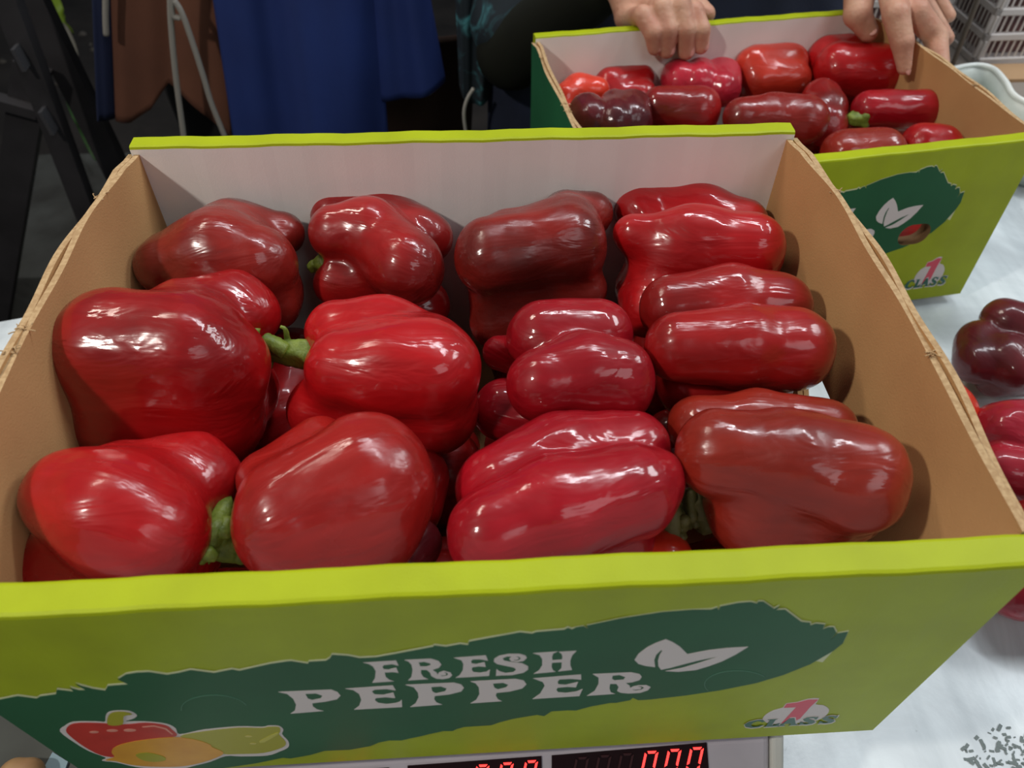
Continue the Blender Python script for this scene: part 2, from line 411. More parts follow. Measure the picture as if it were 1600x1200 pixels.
def side_ply(name, sgn, x_in, th, mats, parent, seed, ytop_drop=0, hole=None):
    """one corrugated sheet of a side wall: grid with bulge, thickness th; top edge wavers"""
    r = random.Random(seed); ny, nz = 56, 30
    V, F, MI = [], [], []
    ph = r.random() * 6
    def pos(j, k, lay):
        y = TF + (BD - TF) * j / ny + (.004 if j == ny else 0)
        s = j / ny; top = BH - .0002 + .0008 * math.sin(s * 9 + ph) + .0005 * math.sin(s * 23 + ph * 2) - ytop_drop * (.5 + .5 * math.sin(s * 5 + ph)) - .004 * max(0, (s - .93) / .07)
        h = k / nz; z = top * h
        bul = .0065 * math.sin(math.pi * min(1, max(0, s))) * h ** 1.2 + .0009 * math.sin(s * 17 + ph) * h ** 4
        return (sgn * (x_in + bul + th * lay), y, z)
    for lay in (0, 1):
        for j in range(ny + 1):
            for k in range(nz + 1): V.append(pos(j, k, lay))
    W = nz + 1; off = (ny + 1) * W
    for j in range(ny):
        for k in range(nz):
            a, b, c, d = j * W + k, (j + 1) * W + k, (j + 1) * W + k + 1, j * W + k + 1
            F.append((a, b, c, d)); MI.append(0); F.append((a + off, d + off, c + off, b + off)); MI.append(1)
    for j in range(ny):
        a, b = j * W + nz, (j + 1) * W + nz; F.append((a, b, b + off, a + off)); MI.append(2)
        a, b = j * W, (j + 1) * W; F.append((a, a + off, b + off, b)); MI.append(2)
    for k in range(nz):
        a, b = k, k + 1; F.append((a, b, b + off, a + off)); MI.append(2)
        a, b = ny * W + k, ny * W + k + 1; F.append((a, a + off, b + off, b)); MI.append(2)
    me = bpy.data.meshes.new(name); me.from_pydata(V, [], F)
    o = link_mesh(name, me, mats, parent)
    me.polygons.foreach_set('material_index', MI)
    bm = bmesh.new(); bm.from_mesh(me); bmesh.ops.recalc_face_normals(bm, faces=bm.faces); bm.to_mesh(me); bm.free()
    if hole:
        pts = stadium(*hole)
        n = len(pts)
        cv = [(sgn * (x_in - .02), p[0], p[1]) for p in pts] + [(sgn * (x_in + .03), p[0], p[1]) for p in pts]
        cf = [tuple(range(n)), tuple(range(2 * n - 1, n - 1, -1))] + [(i, (i + 1) % n, (i + 1) % n + n, i + n) for i in range(n)]
        boolean_cut(o, cv, cf)
    return o

def fr(x0, y0, s): return lambda pts: [(x0 + p[0] * s, y0 + p[1] * s) for p in pts]
R1, R2, R3, R4, R5 = fr(430, 1000, .1875), fr(720, 990, .2), fr(970, 980, .1375), fr(1150, 1080, .10625), fr(80, 1090, .2375)
f6, f7, f8, f9 = fr(0, 1000, .28125), fr(400, 930, .3125), fr(900, 920, .28125), fr(400, 1060, .325)
LETTERS = [
 ('F', R1([(735,180),(1008,163),(1028,205),(975,192),(905,200),(893,215),(905,235),(945,238),(1008,222),(1028,265),(985,258),(912,262),(922,300),(950,322),(990,335),(810,347),(832,310),(838,250),(815,210),(775,188)]), []),
 ('R', R1([(1080,158),(1300,147),(1360,165),(1385,195),(1365,222),(1310,240),(1345,262),(1352,282),(1365,262),(1405,248),(1460,262),(1475,285),(1450,308),(1395,318),(1340,312),(1300,290),(1290,262),(1262,240),(1215,240),(1215,270),(1235,300),(1275,318),(1108,328),(1135,300),(1145,240),(1135,195),(1110,170)]),
   [R1([(1195,178),(1240,172),(1290,185),(1298,200),(1260,212),(1210,212)]), R1([(1368,284),(1395,294),(1428,290),(1442,276),(1428,262),(1395,260),(1424,270),(1424,282),(1398,286)])]),
 ('E', R2([(-53,181),(195,162),(212,203),(150,192),(95,193),(80,205),(85,225),(120,230),(185,215),(195,252),(140,247),(90,255),(85,275),(100,292),(150,298),(200,290),(228,272),(220,322),(-40,337),(-10,318),(15,280),(20,230),(5,200)]), []),
 ('S', R2([(278,268),(300,285),(350,300),(410,293),(432,275),(418,258),(350,243),(285,230),(258,210),(262,188),(300,165),(380,150),(460,150),(505,163),(515,182),(490,205),(440,214),(395,208),(378,190),(398,170),(360,170),(325,185),(340,203),(400,215),(480,224),(525,247),(525,272),(490,297),(400,316),(320,318),(274,322)]),
   [R2([(405,196),(425,205),(455,200),(470,185),(452,171),(420,170),(450,179),(452,190),(430,197)])]),
 ('H', R2([(565,145),(755,132),(720,147),(712,175),(716,200),(790,195),(793,170),(785,148),(765,135),(902,127),(870,160),(855,200),(855,240),(868,275),(760,287),(785,262),(788,215),(712,219),(708,250),(720,280),(740,290),(570,305),(610,280),(635,240),(635,190),(615,160)]), []),
 ('P', R1([(28,424),(470,405),(520,425),(545,455),(515,485),(420,505),(310,518),(315,545),(350,570),(405,583),(130,605),(165,580),(175,530),(150,480),(100,440)]), [R1([(250,440),(340,436),(395,455),(380,478),(310,492),(275,480)])]),
 ('E', R1([(585,397),(980,370),(1005,412),(930,400),(830,405),(805,420),(830,445),(900,448),(985,430),(1000,475),(920,468),(840,475),(830,492),(860,515),(930,525),(1000,518),(1040,505),(1055,487),(1058,550),(658,572),(700,540),(718,490),(700,440),(650,408)]), []),
 ('P', R1([(1085,365),(1490,347),(1550,362),(1572,390),(1550,420),(1450,445),(1330,458),(1325,485),(1345,512),(1392,530),(1125,550),(1170,520),(1195,470),(1190,430),(1155,385)]), [R1([(1300,383),(1380,378),(1430,395),(1415,420),(1340,436),(1310,420)])]),
 ('P', R2([(75,365),(430,346),(490,358),(512,388),(480,420),(380,445),(280,455),(272,475),(290,505),(320,520),(75,537),(120,510),(145,465),(140,410),(115,380)]), [R2([(250,382),(330,376),(372,392),(350,415),(290,428),(262,415)])]),
 ('E', R2([(565,342),(938,312),(940,352),(860,345),(770,350),(755,368),(762,388),(820,392),(915,370),(898,412),(830,408),(755,415),(745,432),(760,450),(820,455),(900,445),(950,425),(925,480),(560,503),(620,460),(655,400),(640,370)]), []),
 ('R', R2([(1030,308),(1330,295),(1395,308),(1412,330),(1395,355),(1340,372),(1285,378),(1318,398),(1322,418),(1345,405),(1390,396),(1450,395),(1482,410),(1460,435),(1400,455),(1310,460),(1250,455),(1220,440),(1232,410),(1215,385),(1165,385),(1160,420),(1170,450),(1205,463),(985,478),(1045,440),(1075,385),(1075,335)]),
   [R2([(1185,320),(1240,315),(1285,332),(1270,352),(1200,358),(1180,345)]), R2([(1328,428),(1365,438),(1412,430),(1432,415),(1410,403),(1375,405),(1412,414),(1400,425),(1362,430)])]),
]
LEAF = R3([(510,125),(590,158),(670,210),(755,295),(1000,248),(1200,225),(1445,210),(1300,300),(1150,375),(1000,430),(850,475),(650,495),(505,487),(700,450),(900,390),(1110,320),(900,362),(700,412),(560,450),(455,472),(425,430),(420,370),(440,300),(472,255),(455,248),(400,300),(378,360),(388,442),(280,428),(200,405),(155,360),(200,290),(300,215),(400,165)])
btop = f6([(0,328),(100,308),(205,322),(225,310),(312,298),(318,272),(410,283),(390,262),(440,275),(478,275),(420,242),(520,268),(585,278),(600,252),(715,243),(655,215),(700,188),(760,178),(830,175),(930,190),(1000,178),(1060,163),(1190,180),(1290,160),(1330,168),(1500,130),(1600,115)]) + \
       f7([(180,327),(260,340),(265,330),(350,325),(370,312),(380,295),(460,300),(520,312),(600,308),(700,290),(885,255),(890,248),(950,255),(1020,242),(1060,247),(1065,230),(1320,183),(1380,190),(1400,182),(1540,170),(1560,160),(1580,168)])
btip = f8([(0,210),(40,203),(65,218),(60,200),(250,160),(480,125),(650,112),(750,112),(785,100),(790,118),(800,95),(900,75),(970,70),(1005,78),(1010,68),(1040,67),(1100,108),(1130,92),(1110,115),(1160,112),(1250,180),(1300,185),(1300,200),(1330,190),(1380,195),(1370,222),(1400,210),(1430,210),(1445,240),(1410,285),(1450,245),(1510,235),(1480,300),(1460,315),(1430,340)])
bbot = f8([(1300,415),(1150,475),(1000,520),(800,560),(600,590),(400,612),(345,615),(315,602),(300,615),(245,625),(220,630),(190,630),(80,650),(0,672)]) + \
       f9([(1500,150),(1420,155),(1385,178),(1350,172),(1240,190),(1170,208),(1130,222),(1000,230),(965,240),(945,250),(900,250),(830,265),(790,275),(740,285),(700,295),(640,295),(590,305),(550,322),(450,340),(330,345),(260,365),(165,382),(130,378),(0,405)]) + [(350, 1199), (300, 1206)]

def build_box(name, loc, rz, label, hole, group=None):
    root = empty(name, loc, rz); tag(root, label, 'box', group)
    th = .0032
    # front: double wall with a flat folded top, lime outside, white inside
    def prof(y0, y1, h):
        r = .0018
        return [(y0, 0), (y0, h - r), (y0 + .3 * r, h - .3 * r), (y0 + r, h), (y1 - r, h), (y1 - .3 * r, h - .3 * r), (y1, h - r), (y1, 0)]
    fp = profile_panel('front_panel', prof(0, TF, BH), -BW + .0015, BW - .0015, [lime, white_liner, lime, mat('corrugated_core_shaded', (112, 84, 54), .9)], lambda k: 0 if k < 6 else 1, root, wob=.0003)  # core colour darkened to imitate the shade inside the hole
    bp = profile_panel('back_panel', prof(BD, BD + .0125, BH + .0008), -BW + .0005, BW - .0005, [white_liner, lime, lime], lambda k: 0 if k == 0 or k == 7 else 1, root, wob=.0004)
    if hole:
        pts = stadium(*hole, n=16); n = len(pts)
        cv = [(p[0], -.03, p[1]) for p in pts] + [(p[0], TF + .02, p[1]) for p in pts]
        cf = [tuple(range(n)), tuple(range(2 * n - 1, n - 1, -1))] + [(i, (i + 1) % n, (i + 1) % n + n, i + n) for i in range(n)]
        boolean_cut(fp, cv, cf)
        for p in fp.data.polygons:
            c = p.center
            if abs(p.normal.y) < .5 and abs(c.x - hole[0]) < hole[2] + .002 and abs(c.z - hole[1]) < hole[3] + .002: p.material_index = 3
    inner = [kraft, kraft, kraft_edge]; outer = [kraft, green, kraft_edge]
    hs = (.150, .074, .036, .016)
    side_ply('side_panel', 1, BW - .0045, th, inner, root, 3, 0, hs); side_ply('side_panel', 1, BW - .0045 + th + .0006, th, outer, root, 5, .0012, hs)
    side_ply('side_panel', -1, BW - .0045, th, inner, root, 8, 0); side_ply('side_panel', -1, BW - .0045 + th + .0006, th, outer, root, 9, .0012)
    bpn = from_data('base_panel', *box_data(-BW + .002, BW - .002, TF, BD, 0, .004), kraft); bpn.parent = root
    # torn fibres where the side walls were cut
    tufts = [(1, .232), (1, .105), (-1, .245), (-1, .142), (-1, .128)]
    for i, (sg, y) in enumerate(tufts):
        parts = []; r2 = random.Random(i + 11)
        s_ = (y - TF) / (BD - TF); xb = BW - .001 + .0065 * math.sin(math.pi * s_)
        for k in range(11):
            p0 = np.array([sg * (xb + (r2.random() - .5) * .006), y + (r2.random() - .5) * .004, BH - .001])
            d = np.array([(r2.random() - .5) * .007, (r2.random() - .5) * .006, .0008 + r2.random() * .0022])
            parts.append(tube(spline([p0, p0 + d * .6, p0 + d + np.array([(r2.random() - .5) * .003, 0, -.001])], 3), [.0003] * 7, 5))
        o = from_data('torn_fibre', *merge(parts), kraft_edge); o.parent = root; o['kind'] = 'stuff'
    # prints on the front face
    T = lambda lift: (lambda u, v: face_pt(u, v, lift))
    def pl(nm, outer_, holes, m, lift, par=None, hollow=True):
        hl = list(holes)
        # keep the punched handle hole free of print
        o = plate2d(nm, outer_, hl, T(lift), m, None, .00012, (0, -1, 0)); o.parent = par or fp
        return o
    lx = lambda y: (y - 1117) / .68 + 1.5
    banner = [(lx(1094.), 1094.)] + btop + btip + bbot + [(148, 1216), (lx(1180), 1180)]
    def shift(pts, dx, dy): return [(p[0] + dx, p[1] + dy) for p in pts]
    # the pale line that follows the brush edge
    ol = pl('banner_outline', [(lx(1092.5), 1092.5)] + shift(btop, 0, -2.4) + [(p[0] + (1.5 if p[0] > 1220 else 0), p[1] - (1.8 if 1100 < p[0] else .8)) for p in btip] + [(1285, 1034), (1100, 1000), (600, 1070), (60, 1130)], [], printline, .0001)
    bn = pl('banner', banner, [], green, .00022)
    if hole:
        pts = stadium(*hole, n=16); n = len(pts)
        for o in (ol, bn):
            cv = [(p[0], -.03, p[1]) for p in pts] + [(p[0], TF + .02, p[1]) for p in pts]
            cf = [tuple(range(n)), tuple(range(2 * n - 1, n - 1, -1))] + [(i, (i + 1) % n, (i + 1) % n + n, i + n) for i in range(n)]
            boolean_cut(o, cv, cf)
    for ch, out, hl in LETTERS:
        pl('letter', out, hl, printwhite, .00036)
    pl('leaf_emblem', LEAF, [], printwhite, .00036)
    # vegetable picture
    pl('vegetable_picture', smooth_loop(R5([(60,215),(90,180),(150,152),(300,150),(355,152),(360,115),(380,88),(440,78),(520,82),(565,108),(545,130),(490,150),(620,150),(760,165),(820,195),(848,235),(1000,205),(1230,183),(1390,186),(1430,178),(1500,180),(1528,205),(1520,235),(1560,280),(1560,320),(1500,350),(1420,375),(1250,380),(1150,378),(1050,415),(950,440),(850,463),(700,463),(560,450),(430,420),(335,408),(360,388),(250,345),(150,285)]), 3), [], printwhite, .00036)
    pl('vegetable_picture', smooth_loop(R5([(850,247),(1000,215),(1230,190),(1385,192),(1430,184),(1500,186),(1508,215),(1500,235),(1545,285),(1520,320),(1400,355),(1250,362),(1130,362),(1060,330),(1000,290)]), 3), [], pgrn, .0005)
    pl('vegetable_picture', smooth_loop(R5([(1370,275),(1480,220),(1492,232),(1400,285)]), 2), [], mat('light_olive_print', (196, 190, 60), .45), .00064)
    pl('vegetable_picture', smooth_loop(R5([(100,205),(150,162),(300,158),(480,168),(620,157),(750,172),(800,205),(826,244),(700,262),(550,285),(430,330),(420,380),(330,370),(230,320),(140,255)]), 3), [], pred, .0005)
    pl('vegetable_picture', smooth_loop(R5([(400,350),(430,310),(560,275),(800,250),(960,268),(1050,300),(1060,315),(1128,345),(1120,370),(1000,415),(850,443),(650,443),(520,430),(430,408),(360,402),(420,380)]), 3), [], pyel, .00064)
    pl('vegetable_picture', smooth_loop(R5([(560,362),(640,350),(740,375),(752,400),(680,410),(600,397)]), 3), [], pgrn, .00078)
    pl('vegetable_picture', smooth_loop(R5([(378,168),(380,110),(420,85),(490,85),(535,100),(480,112),(472,165)]), 3), [], pgrn, .00064)
    for c, w in (((285, 216), 32), ((405, 206), 38), ((520, 204), 42), ((1300, 244), 24), ((1330, 292), 22)):
        pl('vegetable_picture', R5([(c[0] + w * math.cos(a / 5 * math.pi), c[1] + w * .22 * math.sin(a / 5 * math.pi)) for a in range(10)]), [], ppink if c[0] < 600 else mat('pale_olive_print', (200, 190, 90), .45), .00064)
    pl('vegetable_picture', R5([(600,180),(680,172),(760,190),(805,230),(798,232),(750,197),(680,180),(610,186)]), [], ppink, .00064)
    # first class badge
    pl('class_badge', smooth_loop(R4([(690,235),(735,175),(900,152),(1050,108),(1222,98),(1165,185),(1280,200),(1350,240),(1365,290),(1310,360),(1200,420),(1000,450),(700,475),(500,470),(420,440),(390,400),(440,335),(560,270)]), 2), [], printwhite, .0001)
    pl('numeral', R4([(745,178),(900,160),(1060,118),(1205,115),(1090,220),(940,392),(820,450),(665,462),(885,225),(700,235)]), [], pink, .00024)
    # CLASS: slanted serif capitals in their unit boxes
    G = {'C': [(.95,.25),(.85,0),(.55,-.02),(.2,.15),(0,.5),(.08,.85),(.35,1.02),(.7,.98),(.9,.75),(.8,.72),(.62,.88),(.42,.86),(.3,.6),(.4,.3),(.6,.12),(.75,.2),(.82,.32)],
         'L': [(.1,0),(.75,0),(.62,.12),(.45,.85),(.7,.82),(.95,.6),(.88,1),(-.05,1),(.08,.88),(.28,.12)],
         'A': [(.5,0),(.75,0),(.88,.86),(1.02,1),(.5,1),(.62,.9),(.6,.72),(.32,.72),(.24,.9),(.34,1),(-.05,1),(.1,.88)],
         'S': [(.98,.02),(.9,.36),(.82,.34),(.74,.14),(.55,.12),(.48,.26),(.8,.5),(.86,.75),(.7,.96),(.4,1.03),(.2,.95),(.08,1),(.12,.62),(.22,.66),(.3,.86),(.5,.9),(.58,.76),(.3,.52),(.22,.26),(.4,.02),(.68,-.03),(.86,.06)]}
    xs = [(110, 420), (415, 640), (620, 905), (900, 1195), (1180, 1480)]
    for (x0, x1), ch in zip(xs, 'CLASS'):
        def mp(p, g=0):
            x = x0 + (x1 - x0) * p[0]; base = 528 - (x - 110) * .058
            return (x + (1 - p[1]) * 22 + g * 6, base - (1 - p[1]) * 105 + g * 5)
        q = [mp(p) for p in G[ch]]; c = np.mean(q, 0)
        pl('letter', R4([(c[0] + (p[0] - c[0]) * 1.10 + 9, c[1] + (p[1] - c[1]) * 1.2 + 5) for p in q]), [], printwhite, .00030)
        pl('letter', R4(q), [], mat('deep_green_print', (24, 96, 76), .45), .00044)
    # pressed outlines of the unpunched handle holes
    if not hole:
        crease = mat('crease', (70, 130, 100), .5)
        for cx, cy, a0, a1 in ((1152, 1068, 150, 330), (335, 1106, 170, 350)):
            r = [(cx + 52 * math.cos(math.radians(a)), cy + 22 * math.sin(math.radians(a))) for a in range(a0, a1, 8)]
            r2 = [(cx + 51.1 * math.cos(math.radians(a)), cy + 21.3 * math.sin(math.radians(a))) for a in range(a1 - 8, a0 - 1, -8)]
            pl('crease_mark', r + r2, [], crease, .00036)
    return root

B1 = build_box('cardboard_box', (0, 0, ZB), 0, 'open lime green cardboard box in front standing on the scale, full of red peppers', None)
# the far box: its front edge is lifted about a centimetre, its back edge rests on the table
bx, by, bz, ba, bt, bsx = 3.07767361e-01, 4.21941793e-01, 1.03950612e-02, math.radians(7.68), math.radians(-2.03), .9736
M2 = Matrix.Translation((bx, by, bz)) @ Matrix.Rotation(ba, 4, 'Z') @ Matrix.Rotation(bt, 4, 'X') @ Matrix.Diagonal((bsx, 1, 1, 1))
n2 = np.array((M2.to_3x3() @ Vector((0, -1, 0))).normalized())
def b2_local(p): return np.array(M2.inverted() @ Vector(p))
def b2_world(p): return np.array(M2 @ Vector(p))
hc = b2_local(Pp(1428, 366, (bx, by, 0), n2))
B2 = build_box('cardboard_box', (0, 0, 0), 0, 'open lime green cardboard box behind on the right, tilted and held by two hands', (hc[0], hc[2], .0165, .0115))

B2.matrix_basis = M2

# ================================================================== PEPPERS
def ray_mesh(caps, center, axis, nth=112, nph=72, k=.0055, seed=0, lump=.0006):
    """outermost surface of the smooth-united lobes as seen from the centre: a closed, evenly meshed skin"""
    z = axis / np.linalg.norm(axis); h = np.array([0, 0, 1.]) if abs(z[2]) < .85 else np.array([1., 0, 0])
    x = np.cross(h, z); x /= np.linalg.norm(x); y = np.cross(z, x)
    M = np.stack([x, y, z], 1)
    th = np.arange(nth) * 2 * math.pi / nth
    ph = (np.arange(1, nph) / nph) * math.pi
    D = [np.array([0, 0, 1.])]
    for p in ph:
        for t in th: D.append(np.array([math.sin(p) * math.cos(t), math.sin(p) * math.sin(t), math.cos(p)]))
    D.append(np.array([0, 0, -1.])); D = np.array(D); W = D @ M.T
    n = len(W); hi = np.full(n, .11); lo = np.zeros(n); found = np.zeros(n, bool)
    r = .10
    while r > .002:
        d = sd_caps(center + W * r, caps, k) if not found.all() else None
        if d is None: break
        new = (~found) & (d < 0); lo[new] = r; hi[new] = r + .002; found |= new
        r -= .002
    for _ in range(9):
        mid = (lo + hi) / 2; d = sd_caps(center + W * mid[:, None], caps, k)
        ins = d < 0; lo = np.where(ins, mid, lo); hi = np.where(ins, hi, mid)
    R = (lo + hi) / 2
    rs = np.random.RandomState(seed); 
    for _ in range(5):
        f = rs.randn(3) * 60; R = R + lump * .7 * np.sin((W * R[:, None]) @ f + rs.rand() * 6.28)
        f = rs.randn(3) * 150; R = R + lump * .22 * np.sin((W * R[:, None]) @ f + rs.rand() * 6.28)
    V = D * R[:, None]
    F = []
    for t in range(nth): F.append((0, 1 + t, 1 + (t + 1) % nth))
    for i in range(nph - 2):
        a = 1 + i * nth; b = a + nth
        for t in range(nth): F.append((a + t, b + t, b + (t + 1) % nth, a + (t + 1) % nth))
    e = n - 1; a = 1 + (nph - 2) * nth
    for t in range(nth): F.append((e, a + (t + 1) % nth, a + t))
    return V, F, M
def lobes(spec, zbase, zdef=.13):
    caps = []
    for s in spec:
        u1, v1, r1, u2, v2, r2 = s[:6]; z = (s[6] if len(s) > 6 else zdef) + zbase
        z2 = (s[7] + zbase) if len(s) > 7 else z
        a = Pz(u1, v1, z); b = Pz(u2, v2, z2)
        caps.append((a, b, r1 * depth(a) / FPX, r2 * depth(b) / FPX))
    return caps
def pepper(spec, zbase, m, label, group, zdef=.13, hidden=True, res=(112, 72), drop=.030, k=.0055, seed=0, lump=.0006):
    caps = lobes(spec, zbase, zdef)
    c = sum((a + b) * .5 * ra for a, b, ra, rb in caps) / sum(ra for a, b, ra, rb in caps)
    ax = sum((b - a) for a, b, ra, rb in caps); ax = ax / np.linalg.norm(ax)
    L = sum(np.linalg.norm(b - a) for a, b, _, _ in caps[:3]) / min(3, len(caps))
    if hidden:
        rr = np.mean([cc[2] for cc in caps[:3]]) * .95
        low = c + np.array([0, .004, -drop])
        caps = caps + [(low - ax * L * .5, low + ax * L * .45, rr, rr * .95)]
        c = c + np.array([0, 0, -drop * .3])
    V, F, M = ray_mesh(caps, c, ax, res[0], res[1], k, seed, lump)
    me = bpy.data.meshes.new('bell_pepper'); me.from_pydata(V.tolist(), [], F)
    o = link_mesh('bell_pepper', me, m, None, True)
    Mw = np.eye(4); Mw[:3, :3] = M; Mw[:3, 3] = c
    o.matrix_world = Matrix(Mw.tolist()); o.matrix_basis = Matrix(Mw.tolist())
    tag(o, label, 'bell pepper', group)
    return o
def cap_(a, b, ra, rb): return (a, b, ra, rb)
def stem(parent, pts, rad, calyx=None, material=stem_green, hook=None):
    """pts: list of (u,v,z world) ; rad in metres per point"""
    W = [Pz(*p) for p in pts]; W = spline(W, 5); n = len(W)
    rr = np.interp(np.linspace(0, 1, n), np.linspace(0, 1, len(rad)), rad)
    parts = [tube(W, list(rr), 20, wob=.10, ridges=.09)]
    if calyx is not None:
        # a lumpy collar where the stalk meets the fruit
        c = W[0]; d = (W[1] - W[0]); d /= np.linalg.norm(d); x = np.cross(d, [0, 0, 1.]); x /= np.linalg.norm(x); y = np.cross(d, x)
        ring = [c - d * .006, c - d * .002, c + d * .001, c + d * .0035, c + d * .006]
        parts.append(tube(ring, [calyx * .85, calyx, calyx * .92, calyx * .72, calyx * .42], 26, wob=.22, ridges=.08))
        if calyx > .012:
            blobs = [cap_(c, c + d * .003, calyx * .55, calyx * .5)]
            for q in range(22):
                a = rng.random() * 6.28; r_ = calyx * rng.uniform(.45, 1.05); p = c + (x * math.cos(a) + y * math.sin(a)) * r_ + d * rng.uniform(.001, .006) * (1.3 - r_ / calyx)
                blobs.append(cap_(p, p + d * .002, calyx * rng.uniform(.16, .28), calyx * .16))
            parts.append(nets_obj(blobs, .0016, .0013))
    if hook: 
        for pts2, r2 in hook: parts.append(tube(spline([Pz(*p) for p in pts2], 5), [r2[0] + (r2[1] - r2[0]) * i / (5 * (len(pts2) - 1)) for i in range(5 * (len(pts2) - 1) + 1)], 8, wob=.15))
    return from_data('stem', *merge(parts), material, parent, smooth=True)

mA = pepper_mat('pepper_brown_red', (138, 30, 22), (84, 22, 16), .6, rough=.22)
mB = pepper_mat('pepper_deep_red', (158, 20, 20), (108, 18, 14), .5, rough=.16)
mC = pepper_mat('pepper_bright_red', (182, 16, 22), (150, 14, 16), .4, rough=.14)
mD = pepper_mat('pepper_crimson', (164, 12, 28), (130, 10, 20), .4, rough=.14)
mE = pepper_mat('pepper_red', (166, 11, 15), (126, 10, 12), .45, rough=.16)
mF = pepper_mat('pepper_russet', (150, 40, 24), (122, 30, 18), .5, rough=.18)
mG = pepper_mat('pepper_orange_red', (196, 52, 32), (160, 40, 26), .5, rough=.14)
mH = pepper_mat('pepper_maroon', (98, 22, 28), (62, 16, 22), .6, rough=.14)
mL = pepper_mat('pepper_plain_red', (172, 16, 20), (146, 12, 16), .4, rough=.2)
mM = pepper_mat('pepper_brick_red', (160, 26, 20), (136, 22, 18), .5, rough=.2)
mK = pepper_mat('pepper_wine', (112, 30, 36), (84, 24, 30), .5, rough=.12)
mI = pepper_mat('pepper_rose', (186, 34, 54), (150, 26, 40), .5, rough=.1)
mJ = pepper_mat('pepper_vermilion', (222, 60, 34), (205, 48, 28), .4, rough=.14)
GT = 'red peppers in the top layer of the front box'
FP = {}
FP[1] = pepper([(272,400,40,368,372,56,.122),(368,372,52,440,364,35,.122),(256,418,46,340,402,72,.126),(340,402,70,405,410,58,.128),(330,450,46,418,455,46,.104),(425,455,38,430,482,32,.10)], ZB, mA, 'dull dark red pepper at the back left corner of the front box', GT, k=0.011, seed=1)
FP[2] = pepper([(530,335,44,600,335,44,.118),(600,335,44,660,370,45,.118),(524,364,43,575,362,50,.130),(575,362,50,636,418,60,.126),(528,442,38,605,428,50,.105)], ZB, mB, 'folded red pepper, second from left along the back of the front box', GT, k=0.006, seed=2)
FP[3] = pepper([(885,338,40,924,334,35,.125),(800,376,52,884,364,58,.126),(768,400,60,884,384,68,.128),(785,455,50,905,452,43,.102),(780,505,46,860,505,44,.085)], ZB, mA, 'brownish red pepper with a ridge, third from left along the front box back', GT, k=.007, seed=3)
FP[4] = pepper([(1002,330,41,1090,328,40,.120),(1090,328,40,1165,346,37,.120),(988,366,33,1080,372,46,.130),(1080,372,46,1172,384,51,.130),(1040,418,58,1155,405,62,.112),(1006,452,44,1012,488,42,.098),(1030,470,44,1100,470,45,.09)], ZB, mC, 'bright red pepper at the back right corner of the front box', GT, k=.012, seed=4)
FP[5] = pepper([(302,508,74,368,484,54,.124),(368,484,54,398,494,36,.122),(187,546,98,300,558,96,.138),(300,558,92,364,574,52,.132),(218,645,98,322,650,88,.105)], ZB, mE, 'largest plump red pepper, against the left wall of the front box', GT, k=0.014, seed=5)
FP[6] = pepper([(530,520,53,600,524,56,.126),(600,524,56,662,548,62,.126),(536,576,62,612,578,72,.132),(612,578,72,672,580,79,.132),(500,640,54,660,645,62,.102),(600,640,56,686,650,54,.104)], ZB, mC, 'wet shiny red pepper with a stem, second from left in the middle row', GT, k=0.013, seed=6)
FP[7] = pepper([(847,530,59,935,522,54,.124),(850,602,60,915,586,66,.132),(915,586,66,962,586,58,.132),(930,612,52,966,608,54,.126),(786,640,50,890,650,50,.098),(782,552,28,850,560,40,.105)], ZB, mD, 'squat deeply creased red pepper, middle row second from right in the front box', GT, seed=7, k=.006)
FP[8] = pepper([(1048,482,50,1140,476,58,.125),(1140,476,58,1214,480,54,.123),(1062,542,55,1160,540,66,.136),(1160,540,66,1238,545,66,.132),(1075,600,50,1185,600,52,.105)], ZB, mB, 'long two-lobed red pepper near the right wall of the front box, middle row', GT, seed=8, k=.004)
FP[9] = pepper([(195,752,66,298,745,62,.122),(298,745,62,326,757,48,.118),(116,776,76,185,802,90,.136),(185,802,90,245,830,80,.132),(110,882,76,262,882,72,.10)], ZB, mL, 'red pepper with green stem in the front left corner of the front box', GT, k=0.012, seed=9)
FP[10] = pepper([(455,798,82,568,745,102,.138),(472,822,96,562,802,104,.128),(425,750,54,498,706,54,.122),(480,860,78,565,850,76,.10)], ZB, mM, 'rounded red pepper with streaky highlights, front row second from left in the front box', GT, k=0.015, seed=10, drop=.026)
FP[11] = pepper([(782,765,73,880,717,75,.122),(880,717,75,988,702,60,.122),(776,834,76,872,796,86,.134),(872,796,86,985,768,76,.136),(985,768,70,1020,752,52,.134),(825,870,70,960,850,68,.10)], ZB, mD, 'crimson pepper with two long lobes, front row second from right in the front box', GT, seed=11, k=.005)
FP[12] = pepper([(1092,666,50,1180,656,47,.122),(1180,656,47,1292,668,46,.122),(1124,708,70,1228,722,82,.140),(1228,722,82,1330,748,88,.138),(1182,790,82,1295,772,88,.114)], ZB, mF, 'brownish russet pepper in the front right corner of the front box', GT, seed=12, k=.007)
